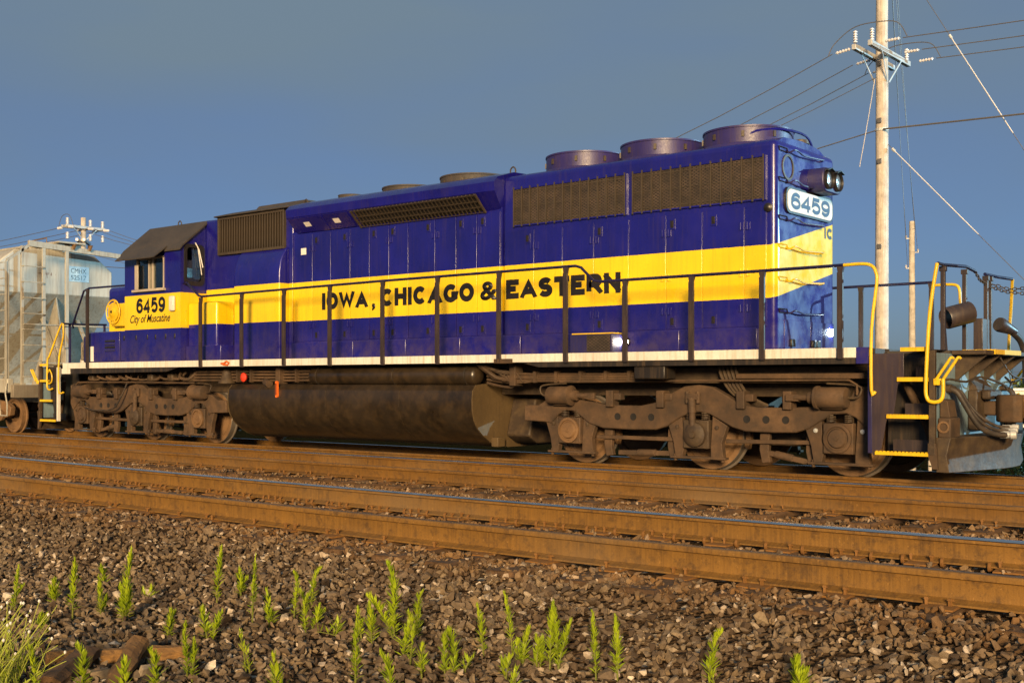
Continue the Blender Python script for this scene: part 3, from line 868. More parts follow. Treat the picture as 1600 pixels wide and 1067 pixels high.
for z, m in ((4.34, 'blueend'), (3.93, 'blueend'), (3.42, 'blueend'), (3.04, 'yellow'), (2.60, 'yellow'), (2.17, 'blueend')):
    g = MB().tube([(XE, -.60, z - .02), (XE + .05, -.60, z - .02), (XE + .09, -.55, z + .01), (XE + .09, -.42, z), (XE + .07, -.2, z - .02), (XE + .09, .30, z), (XE + .09, .36, z + .01), (XE + .05, .40, z), (XE, .40, z)], .013, 6, smooth=3).build('grab_iron', M[m], L, smooth=50)
    MB().tube([(XE + .006, -.86, z + .03), (XE + .006, -.62, z + .03), (XE + .006, -.60, z - .02), (XE + .006, -.84, z - .02), (XE + .006, -.86, z + .03)], .008, 5).build('recess_rim', M['letter' if m != 'yellow' else 'yellow'], g)
for a, b in ((-.70, .10), (.11, .88)):
    rbox('end_door', M['hood'], L, XE - .01, XE + .012, a, b, 1.66, 2.06, .004)
for y in (-.5, .16, .3):
    rbox('door_catch', M['letter'], L, XE + .01, XE + .05, y - .06, y + .06, 1.70, 1.80, .01)
rbox('lamp_lens', M['lit_cool'], L, XE + .013, XE + .03, .72, .82, 1.88, 1.98, .008)
# sand box by the walkway, and the lit walkway lamp
sb = rbox('sand_box', M['blueend'], L, 4.62, 5.37, -1.33, -1.0, 1.63, 1.915, .01)
MB().box(4.66, 5.36, -1.335, -1.0, 1.913, 1.93).build('sand_box_lid', M['yellow'], sb)
rbox('sand_box_screen', M['screen'], sb, 4.93, 5.34, -1.34, -1.32, 1.66, 1.90, 0)
lm = MB().lathe((5.42, -1.036, 1.80), (0, -1, 0), [(0, .07), (.03, .07), (.04, .055), (.03, .05)], 16).build('walkway_lamp', M['letter'], L, smooth=40)
MB().lathe((5.42, -1.066, 1.80), (0, -1, 0), [(0, .055), (.02, .04), (.026, 0)], 14, cap=False).build('lamp_lens', M['lit_warm'], lm, smooth=60)
MB().lathe((7.62, -.93, 3.55), (.2, -1, 0), [(0, .06), (.03, .06), (.04, .04), (.05, .02)], 12).build('marker_lamp', M['letter'], L, smooth=40)

# ---- side lettering
block_text('lettering', 'IOWA', M['letter'], L, -1.23, -.04, 2.525, 2.83, '-y', -H - .0185)
text_mesh('lettering', ',', M['letter'], L, .06, .15, 2.46, 2.59, '-y', -H - .0185, 0, .055)
block_text('lettering', 'CHICAGO', M['letter'], L, .28, 2.42, 2.525, 2.83, '-y', -H - .0185)
text_mesh('lettering', '&', M['letter'], L, 2.55, 2.93, 2.525, 2.83, '-y', -H - .0185, 0, .035)
block_text('lettering', 'EASTERN', M['letter'], L, 3.09, 5.26, 2.525, 2.83, '-y', -H - .0185)

# ---- cab
cab = empty('cab', (0, 0, 0), L)
W0, W1 = -6.64, -4.71
for s in (-1, 1):
    y0, y1 = sorted((s * 1.52, s * 1.475))
    w = MB().box(W0, W1, y0, y1, 1.62, 3.10).box(W0, -6.2, y0, y1, 3.10, 3.74).box(-5.25, W1, y0, y1, 3.10, 3.74).box(W0, W1, y0, y1, 3.74, 3.90)
    w.build('cab_side', M['cab'], cab)
    MB().box(-6.2, -5.25, s * 1.497 - .003, s * 1.497 + .003, 3.10, 3.74).build('window_pane', M['glass'], cab)
    wf = MB()
    for x in (-6.2, -5.78, -5.66, -5.275): wf.box(x, x + .025, min(s * 1.54, s * 1.47), max(s * 1.54, s * 1.47), 3.10, 3.74)
    wf.box(-6.2, -5.25, min(s * 1.54, s * 1.47), max(s * 1.54, s * 1.47), 3.70, 3.74)
    wf.build('window_frame', M['cream'], cab, bevel=.004)
    rbox('window_sill', M['cream'], cab, -6.28, -5.2, min(s * 1.60, s * 1.50), max(s * 1.60, s * 1.50), 3.045, 3.095, .006)
    MB().prism([(1.53 * s, 3.93), (1.84 * s, 3.69), (1.835 * s, 3.67), (1.53 * s, 3.90)], 'x', -6.5, -5.15).build('sunshade', M['roof'], cab)
rbox('wind_deflector', M['cream'], cab, -6.215, -6.10, -1.57, -1.545, 3.10, 3.60, .006)
def gable(name, x0, x1, wins):
    # end wall with openings (wins: list of y0, y1, z0, z1 sorted by y)
    def top(y): return 3.88 + (1.52 - abs(y)) / .67 * .55 if abs(y) > .85 else 4.43
    mb = MB(); cuts = [-1.475]
    for w in wins: cuts += [w[0], w[1]]
    cuts += [1.475]
    def column(a, b, z0, z1=None):
        br = [a] + [k for k in (-.85, .85) if a < k < b] + [b]
        up = [(k, top(k)) for k in reversed(br)] if z1 is None else [(b, z1), (a, z1)]
        mb.prism([(a, z0), (b, z0)] + up, 'x', x0, x1)
    for i in range(0, len(cuts), 2): column(cuts[i], cuts[i + 1], 1.62)
    for a, b, z0, z1 in wins: column(a, b, 1.62, z0); column(a, b, z1)
    return mb.build(name, M['cab'], cab)
rw = [(-1.40, -1.02, 3.19, 3.90), (1.02, 1.40, 3.19, 3.90)]
gable('cab_rear', W1 - .045, W1, rw)
fw = [(-1.40, -1.0, 3.1, 3.85), (-.8, -.1, 3.35, 4.1), (.1, .8, 3.35, 4.1), (1.0, 1.40, 3.1, 3.85)]
gable('cab_front', W0, W0 + .045, fw)
for a, b, c, d in rw:
    MB().box(W1 - .025, W1 - .02, a, b, c, d).build('window_pane', M['glass'], cab)
    ring = rrect(a - .045, b + .045, c - .06, d + .05, .10); inn = rrect(a + .02, b - .02, c + .02, d - .02, .07)
    mb = MB(); n = len(ring)
    for xx in (W1, W1 + .02):
        mb.v += [(xx, p[0], p[1]) for p in ring] + [(xx, p[0], p[1]) for p in inn]
    for i in range(n):
        j = (i + 1) % n
        mb.f += [(i, j, n + j, n + i), (2 * n + i, 2 * n + j, 3 * n + j, 3 * n + i), (i, j, 2 * n + j, 2 * n + i), (n + i, n + j, 3 * n + j, 3 * n + i)]
    mb.build('window_gasket', M['letter'], cab)
for a, b, c, d in fw: MB().box(W0 + .02, W0 + .025, a, b, c, d).build('window_pane', M['glass'], cab)
MB().tube([(W1 + .035, -1.20, 3.98), (W1 + .045, -1.12, 3.85), (W1 + .05, -1.03, 3.5)], .012, 6).build('wiper_arm', M['plate'], cab)
MB().tube([(W1 + .05, -1.15, 3.90), (W1 + .05, -1.06, 3.35)], .009, 6).build('wiper_blade', M['plate'], cab)
oy = [(-1.57, 3.845), (-1.50, 3.93), (-.87, 4.455), (-.6, 4.485), (.6, 4.485), (.87, 4.455), (1.50, 3.93), (1.57, 3.845)]
MB().prism(oy + [(y, z - .035) for y, z in reversed(oy)], 'x', W0 - .08, W1 + .05).build('cab_roof', M['roof'], cab, smooth=30)
inr = MB().box(-5.15, -4.76, -.9, .9, 1.7, 3.3).box(-6.5, -6.1, -1.2, 1.2, 1.7, 2.9).box(-6.55, -4.76, -1.46, 1.46, 1.63, 1.68)
for y in (-1.0, 1.0): inr.box(-5.75, -5.3, y - .25, y + .25, 2.2, 2.5).box(-5.42, -5.3, y - .24, y + .24, 2.5, 3.35)
inr.build('cab_interior', M['dark'], cab, bevel=.02)
rbox('marker_box', M['white'], cab, -5.02, -4.86, -1.59, -1.52, 2.62, 2.92, .03, 3)
for i in range(3): MB().tube([(-5.6 + .22 * i, .2, 4.48), (-5.6 + .22 * i, .2, 4.56), (-5.45 + .22 * i, .2, 4.60)], .05, 8).build('horn', M['grille'], cab, smooth=50)
block_text('cab_number', '6459', M['letter'], cab, -6.22, -5.22, 2.615, 2.925, '-y', -1.5225, .22)
text_mesh('town_name', 'City of Muscatine', M['letter'], cab, -6.44, -5.05, 2.375, 2.59, '-y', -1.5225, .38, .012)

# ---- short nose, hand brake, battery boxes
MB().box(-8.35, -6.63, -.86, .86, 1.62, 3.30).build('nose', M['nose'], L, bevel=.10, seg=4)
hw = MB()
cx, cz = -7.86, 2.74
hw.lathe((cx, -1.03, cz), (0, -1, 0), [(-.015, .255), (.0, .235), (.015, .255), (.0, .275), (-.015, .255)], 28, cap=False)
hw.lathe((cx, -1.03, cz), (0, -1, 0), [(-.02, .0), (-.015, .2), (.0, .2), (.01, .12), (.03, .10), (.04, .04), (.04, 0)], 24, cap=False)
for k in range(5):
    t = k * math.tau / 5; hw.bar((cx + .15 * math.cos(t), -1.03, cz + .15 * math.sin(t)), (cx + .25 * math.cos(t), -1.03, cz + .25 * math.sin(t)), .05, .015, (0, 1, 0))
hb = hw.build('hand_brake_wheel', M['yellow'], L, smooth=40)
rbox('hand_brake_box', M['yellow'], hb, cx - .12, cx + .5, -1.0, -.85, cz - .32, cz + .18, .03)
MB().cyl((cx, -1.08, cz), (cx, -1.06, cz), .03, 10).build('hub_bolt', M['letter'], hb)
rbox('battery_box', M['blue'], L, -8.12, -4.73, -1.495, -.86, 1.632, 2.285, .03, 3)
for a, b in ((-6.80, -5.70), (-5.68, -4.77)):
    d = rbox('battery_door', M['blue'], L, a, b, -1.512, -1.49, 1.66, 2.26, .008)
    for x in (a + .13, (a + b) / 2 + .02, b - .13): MB().box(x - .02, x + .02, -1.53, -1.511, 2.08, 2.18).build('catch', M['letter'], d, bevel=.006)
    rbox('catch', M['letter'], d, a - .005, a + .005, -1.515, -1.511, 1.66, 2.26, 0)
lv = rbox('louvre_panel', M['blue'], L, -7.52, -6.86, -1.506, -1.49, 1.66, 2.26, .005)
for k in range(4):
    z = 1.86 + .065 * k
    MB().prism([(-1.506, z), (-1.535, z + .01), (-1.506, z + .05)], 'x', -7.38, -7.02).build('louvre', M['letter' if k % 2 else 'blueend'], lv)
rbox('notice', M['plate'], L, -8.09, -7.85, -1.503, -1.495, 1.66, 1.98, 0)
for a in (-7.9,): rbox('end_cover', M['blueend'], L, -8.30, -8.11, -1.49, -.9, 1.632, 2.22, .06, 3)

# ---- handrails and stanchions
st = MB().prism([(-.030, 1.50), (.030, 1.50), (.034, 1.56), (.024, 1.66), (.022, 2.66), (.045, 2.78), (-.045, 2.78), (-.022, 2.66), (-.024, 1.66), (-.034, 1.56)], 'y', -.02, .02)
st.box(-.036, -.024, -.030, .006, 1.52, 2.70).box(.024, .036, -.030, .006, 1.52, 2.70)
st_me = st.mesh('stanchion'); st_me.materials.append(M['stan'])
def stanchion(x, y, ztop, flip=1):
    o = link('stanchion', st_me, None, L, (x, y, 0)); k = (ztop - 1.5) / (2.78 - 1.5)
    o.scale = (1, flip, k); o.location.z = 1.5 * (1 - k)
for s in (-1, 1):
    Y = s * 1.575
    for x, z in ((-3.98, 2.84), (-2.73, 2.85), (-1.53, 2.86), (-.32, 2.87), (.97, 2.88), (2.2, 2.88), (3.47, 2.88), (4.73, 2.88), (5.76, 2.63), (6.82, 2.63), (7.86, 2.63), (8.91, 2.63)):
        stanchion(x, Y, z, -s)
    MB().tube([(-4.71, s * 1.45, 3.16), (-4.45, Y * .98, 3.16), (-4.38, Y, 3.12), (-4.05, Y, 2.88), (-3.95, Y, 2.86), (.97, Y, 2.89), (4.9, Y, 2.89), (5.0, Y, 2.86), (5.22, Y, 2.66), (5.32, Y, 2.64), (7.5, Y, 2.64), (8.95, Y, 2.645)], .021, 8).build('handrail', M['rail_blue'], L, smooth=50)
    if s < 0: e = [(8.95, Y, 2.645), (9.20, Y, 2.645), (9.31, Y, 2.61), (9.355, Y, 2.53), (9.365, Y, 2.40), (9.30, Y, 1.85), (9.30, Y, 1.12), (9.33, Y + .04, 1.10)]
    else: e = [(8.95, Y, 2.60), (9.20, Y, 2.60), (9.30, Y, 2.54), (9.32, Y, 2.3), (9.40, Y, 1.85), (9.40, Y, 1.12)]
    MB().tube(e, .021, 8, smooth=3).build('grab_rail', M['yellow'], L, smooth=50)
    # front end rails
    stanchion(-7.95, Y, 3.20, -s)
    MB().tube([(-6.63, s * 1.50, 3.22), (-7.9, Y, 3.22), (-8.1, Y, 3.17), (-8.55, Y, 2.45), (-8.6, Y * .97, 2.40)], .021, 8).build('handrail', M['rail_blue'], L, smooth=50)
    MB().tube([(-8.95, Y, 2.50), (-9.06, Y, 2.42), (-9.5, Y, 1.80), (-9.58, Y, 1.70), (-9.60, Y, 1.15), (-9.5, Y, 1.05), (-9.38, Y, 1.08)], .021, 8, smooth=3).build('grab_rail', M['yellow'], L, smooth=50)
    MB().tube([(-8.93, Y, 2.50), (-8.93, Y, 2.2), (-9.1, Y, 1.75), (-9.12, Y, 1.05), (-9.02, Y, .98), (-8.92, Y, 1.0)], .021, 8, smooth=3).build('grab_rail', M['yellow'], L, smooth=50)
    MB().tube([(-9.50, Y, 1.50), (-9.62, Y - .02 * s, 1.40), (-9.58, Y, 1.20), (-9.42, Y, 1.22), (-9.40, Y, 1.38), (-9.5, Y, 1.50)], .016, 7, smooth=3).build('uncoupling_handle', M['yellow'], L, smooth=50)
    MB().tube([(-8.93, Y, 2.50), (-9.05, s * 1.2, 2.50), (-9.05, s * .45, 2.52)], .021, 8).build('end_rail', M['rail_blue'], L, smooth=50)
    for y in (1.35, .5):
        MB().bar((-9.05, s * y, 1.60), (-9.05, s * y, 2.50), .05, .03, (1, 0, 0)).build('end_post', M['blueend'], L, bevel=.004)

# ---- steps at both ends
def steps(sx, s):
    """sx = +1 long hood end, -1 cab end; s = -1 near side"""
    def X(x): return sx * x
    y0 = s * 1.535
    p = MB()
    pts = [(9.27, 1.56), (9.67, 1.56), (9.67, 1.28), (9.60, 1.20), (9.55, .84), (9.46, .76), (9.40, .42), (9.30, .33), (9.27, .38)]
    p.prism([(X(a), b) for a, b in pts], 'y', s * 1.50, s * 1.515)
    p.build('step_side', M['endplate' if sx > 0 else 'black'], L, bevel=.004)
    rbox('step_edge', M['blueend' if sx > 0 else 'white'], L, *sorted((X(9.235), X(9.285))), *sorted((s * 1.53, s * 1.46)), .36, 1.55, .004)
    bk = MB().box(*sorted((X(9.28), X(9.98))), *sorted((s * .98, s * 1.0)), .36, 1.56)
    bk.build('step_back', M['black'], L)
    for k, (a, z, d) in enumerate(((9.33, .37, .28), (9.47, .81, .30), (9.60, 1.25, .30), (9.64, 1.605, .5))):
        t = MB().box(*sorted((X(a), X(9.97))), *sorted((s * 1.52, s * (1.52 - d))), z - .012, z).build('step_tread', M['black'], L)
        e = MB().box(*sorted((X(a), X(9.97))), *sorted((s * 1.545, s * 1.52)), z - .025, z + .012)
        n = 14
        for i in range(n):
            xx = a + (9.97 - a) * (i + .5) / n; e.box(*sorted((X(xx - .013), X(xx + .013))), *sorted((s * 1.545, s * 1.52)), z + .012, z + .024)
        e.build('tread_edge', M['yellow'], t)
        if k < 3:
            MB().box(*sorted((X(a + .1), X(9.97))), *sorted((s * (1.50 - d), s * (1.49 - d))), z + .01, z + .15).build('kick_plate', M['stan'], t)
    MB().tube([(X(9.55), s * 1.2, 1.25), (X(9.8), s * 1.1, .7), (X(9.9), s * 1.1, .4)], .05, 8).build('sand_pipe', M['truck'], L, smooth=50)
for sx in (1, -1):
    for s in (-1, 1): steps(sx, s)

# ---- end details
def loco_end(sx):
    def X(x): return sx * x
    def bx(name, m, a, b, y0, y1, z0, z1, par=L, bev=.006): return rbox(name, M[m], par, *sorted((X(a), X(b))), y0, y1, z0, z1, bev)
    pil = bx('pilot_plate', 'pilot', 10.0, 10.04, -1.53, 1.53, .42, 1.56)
    for s in (-1, 1):
        MB().prism([(X(9.965), .5), (X(10.06), .5), (X(10.08), .2), (X(10.02), .2), (X(9.965), .35)], 'y', s * 1.49, s * 1.535).build('pilot_corner', M['truck'], L)
        bx('corner_post', 'truck2', 9.975, 10.045, min(s * 1.47, s * 1.537), max(s * 1.47, s * 1.537), .36, 1.59)
        bx('corner_bracket', 'truck', 10.05, 10.20, min(s * 1.45, s * 1.10), max(s * 1.45, s * 1.10), .56, .80, pil, .02)
        MB().prism([(X(10.05), .80), (X(10.17), .80), (X(10.14), 1.0), (X(10.05), 1.02)], 'y', s * 1.38, s * 1.12).build('bracket_cap', M['truck'], pil, bevel=.01)
        MB().lathe((X(10.12), s * 1.445, .69), (0, s, 0), [(0, .07), (.02, .07), (.022, .05), (.01, .045)], 16, cap=False).build('bracket_ring', M['wheel'], pil, smooth=40)
    plan = [(10.04, -1.48), (10.16, -1.48), (10.44, -.35), (10.46, 0), (10.44, .35), (10.16, 1.48), (10.04, 1.48)]
    pw = MB(); n = len(plan)
    for (k, z, dx) in ((0, .16, .03), (1, .36, .0), (2, .57, .05)):
        pw.v += [(X(a + (dx if abs(a - 10.04) > .01 else 0)), y, z) for a, y in plan]
    for k in range(2):
        for i in range(n): pw.f.append((k * n + i, k * n + (i + 1) % n, (k + 1) * n + (i + 1) % n, (k + 1) * n + i))
    pw.f += [tuple(range(n)), tuple(range(2 * n, 3 * n))]
    pw.build('snow_plow', M['truck2'], L, bevel=.008)
    bx('draft_box', 'truck2', 10.04, 10.16, -.36, .36, .62, 1.12, pil, .02)
    MB().prism([(X(10.04), 1.12), (X(10.15), 1.12), (X(10.04), 1.26)], 'y', -.3, .3).build('draft_gusset', M['truck2'], pil)
    bx('buffer_block', 'truck2', 10.16, 10.28, -.24, .24, 1.0, 1.12, pil, .03)
    # coupler: shank, head and knuckle
    cp = MB().box(*sorted((X(10.10), X(10.36))), -.09, .09, .80, .98)
    plan = [(10.30, -.10), (10.38, -.19), (10.56, -.21), (10.64, -.13), (10.57, -.03), (10.52, .06), (10.56, .17), (10.66, .22), (10.62, .28), (10.44, .24), (10.32, .11)]
    cp.prism([(X(a), y) for a, y in plan], 'z', .72, 1.06)
    co = cp.build('coupler', M['truck'], L, bevel=.025, seg=2)
    MB().prism([(X(a), y) for a, y in ((10.56, .08), (10.66, .06), (10.70, .13), (10.66, .21), (10.56, .20))], 'z', .76, 1.02).build('knuckle', M['wheel'], co, bevel=.02)
    MB().cyl((X(10.60), .19, .68), (X(10.60), .19, 1.10), .03, 10).build('knuckle_pin', M['wheel'], co)
    # anticlimber with its yellow tread
    ac = bx('anticlimber', 'truck2', 10.04, 10.44, -.95, .95, 1.545, 1.60, L, .01)
    MB().box(*sorted((X(10.06), X(10.43))), -.62, .45, 1.601, 1.612).build('anticlimber_tread', M['yellow'], ac)
    MB().box(*sorted((X(10.435), X(10.45))), -.62, .45, 1.555, 1.613).build('tread_nosing', M['yellow'], ac)
    for y in (-.8, -.3, .3, .8):
        MB().prism([(X(10.04), 1.545), (X(10.42), 1.545), (X(10.04), 1.22)], 'y', y - .015, y + .015).build('anticlimber_gusset', M['truck2'], ac)
    bx('end_platform', 'roof', 9.2, 10.04, -1.02, 1.02, 1.56, 1.60)
    # uncoupling rod
    for s in (-1, 1):
        MB().tube([(X(10.10), s * 1.5, 1.22), (X(10.16), s * 1.35, 1.25), (X(10.20), s * .9, 1.22), (X(10.24), s * .5, 1.28), (X(10.40), s * .2, 1.20), (X(10.42), s * .06, 1.14)], .015, 6, smooth=3).build('uncoupling_rod', M['grille'], L, smooth=50)
        for q in (0, .08):
            MB().tube([(X(10.06 + q), s * 1.545, 1.24), (X(10.20 + q), s * 1.56, 1.44), (X(10.24 + q), s * 1.56, 1.50), (X(10.26 + q), s * 1.53, 1.49)], .017, 7, smooth=3).build('rod_handle', M['yellow'], L, smooth=50)
        bx('rod_bracket', 'yellow', 10.03, 10.12, min(s * 1.55, s * 1.45), max(s * 1.55, s * 1.45), 1.18, 1.26, L, .01)
    # hoses on the pilot
    for i, (y, r, dz) in enumerate(((-1.12, .034, 0), (-1.04, .022, .05), (-.97, .02, .09), (1.05, .03, .02), (.97, .022, .06))):
        s = -1 if y < 0 else 1
        h = MB().tube([(X(10.05), y, 1.14), (X(10.16), y, 1.10), (X(10.24), y + .05 * -s, .95), (X(10.36), y * .85, .70 + dz), (X(10.48), y * .68, .60 + dz), (X(10.62), y * .55, .585 + dz)], r, 8, smooth=5).build('air_hose', M['rubber'], L, smooth=60)
        MB().lathe((X(10.60), y * .56, .588 + dz), (sx, .25, .02), [(-.09, r * 1.0), (-.085, r * 1.35), (.02, r * 1.35), (.03, r * 1.7), (.09, r * 1.7), (.10, r)], 10).build('hose_fitting', M['galv'], h, smooth=40)
        MB().cyl((X(10.04), y, 1.14), (X(10.10), y, 1.14), r * 1.5, 10).build('hose_valve', M['truck2'], h)
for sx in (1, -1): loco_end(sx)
# rails, posts, chains and cable on the long hood end platform
for s in (-1, 1):
    Y = s * 1.575
    if s < 0: p = [(10.08, Y + .02, 2.60), (10.03, Y, 2.25), (9.99, Y, 1.88), (9.955, Y, 1.2), (9.97, Y, 1.03), (10.03, Y, .985), (10.12, Y, 1.0), (10.155, Y, 1.08), (10.155, Y, 1.25)]
    else: p = [(10.05, Y - .1, 2.62), (10.0, Y, 2.2), (9.98, Y, 1.88), (9.96, Y, 1.2), (9.99, Y, 1.03), (10.12, Y, 1.05)]
    MB().tube(p, .023, 8, smooth=4).build('grab_rail', M['yellow'], L, smooth=50)
MB().tube([(10.08, -1.52, 2.60), (10.0, -1.1, 2.62), (10.0, -.30, 2.66), (10.03, -.05, 2.62)], .021, 8).build('end_rail', M['rail_blue'], L, smooth=50)
MB().tube([(10.05, 1.45, 2.62), (10.0, 1.0, 2.62), (10.0, .45, 2.62)], .021, 8).build('end_rail', M['rail_blue'], L, smooth=50)
for y, zt in ((-1.12, 2.60), (-.34, 2.62), (.50, 2.60), (.66, 2.60)):
    pp = MB().box(9.975, 10.025, y - .026, y + .026, 1.60, zt).box(9.96, 10.04, y - .03, y + .03, zt - .06, zt)
    po = pp.build('end_post', M['stan'], L, bevel=.004)
    MB().prism([(y - .03, 1.60), (y + .12, 1.60), (y + .03, 2.0), (y - .03, 2.0)], 'x', 9.985, 10.015).build('post_gusset', M['stan'], po)
rbox('jumper_box', M['stan'], L, 9.90, 10.02, .30, .58, 1.60, 2.04, .01)
MB().lathe((10.02, -.62, 2.04), (-.55, -.80, -.24), [(-.16, .10), (-.16, .135), (.18, .135), (.20, .125), (.18, .12), (-.1, .11)], 18, cap=False).build('cable_receptacle', M['stan'], L, smooth=40)
MB().lathe((10.10, .95, 1.95), (.4, .8, -.3), [(-.12, .09), (-.08, .10), (.14, .06), (.2, .05)], 14).build('jumper_plug', M['stan'], L, smooth=40)
MB().tube([(10.15, 1.05, 1.90), (10.22, 1.22, 1.78), (10.26, 1.28, 1.6), (10.3, 1.2, 1.35), (10.36, 1.0, 1.22), (10.55, .7, 1.3), (10.9, .5, 1.55), (12.1, .4, 2.0)], .045, 9, smooth=5).build('jumper_cable', M['rubber'], L, smooth=60)
MB().tube([(10.40, -.25, 1.52), (10.50, -.1, 1.30), (10.60, .2, 1.28), (10.62, .3, 1.42), (10.70, .25, 1.50), (10.9, .1, 1.42)], .010, 6, smooth=5).build('thin_cable', M['rubber'], L, smooth=60)
def chain(pts, name='safety_chain'):
    mb = MB(); P = [Vector(p) for p in pts]; Q = []
    for i in range(len(P) - 1):
        n = max(1, round((P[i + 1] - P[i]).length / .055))
        Q += [P[i].lerp(P[i + 1], k / n) for k in range(n)]
    Q.append(P[-1])
    for i in range(len(Q) - 1):
        a, b = Q[i], Q[i + 1]; d = (b - a).normalized(); u = d.cross(Vector((0, 0, 1))).normalized()
        if i % 2: u = d.cross(u).normalized()
        c = (a + b) / 2; hl, w = (b - a).length * .62, .017
        mb.tube([c - d * hl, c - d * hl * .6 + u * w, c + d * hl * .6 + u * w, c + d * hl, c + d * hl * .6 - u * w, c - d * hl * .6 - u * w, c - d * hl], .0065, 5, cap=False)
    return mb.build(name, M['grille'], L)
chain([(10.03, -.05, 2.62), (10.02, .2, 2.52), (10.0, .48, 2.50), (10.0, .66, 2.56)])
chain([(10.03, .66, 2.50), (10.25, .62, 2.42), (10.5, .58, 2.42), (11.0, .52, 2.44), (12.1, .5, 2.7)])
chain([(10.03, .62, 2.46), (10.25, .5, 2.38), (10.5, .4, 2.34), (11.0, .3, 2.34), (12.1, .25, 2.6)])

# ---- trucks
SF = [(-2.96, .87), (-2.69, .87), (-2.52, .96), (-2.36, 1.0), (-1.9, .97), (-1.5, .90), (-1.2, .885), (-.85, .885), (-.62, .93), (-.38, 1.05), (-.14, 1.16), (.08, 1.18), (.30, 1.15), (.50, 1.05), (.72, .92), (.95, .885),
      (1.3, .885), (2.05, .91), (2.22, .98), (2.32, 1.16), (2.62, 1.16), (2.62, .74), (2.52, .60), (2.44, .66), (2.32, .77), (2.20, .82), (2.02, .81), (1.86, .72), (1.70, .62), (1.52, .565), (1.2, .555), (.8, .56),
      (.6, .61), (.42, .70), (.26, .78), (.10, .81), (-.06, .79), (-.22, .72), (-.42, .60), (-.6, .55), (-1.0, .54), (-1.5, .55), (-1.74, .61), (-1.92, .73), (-2.04, .79), (-2.16, .80), (-2.3, .74), (-2.44, .60), (-2.58, .62), (-2.96, .63)]
AX = (2.095, .05, -2.095)
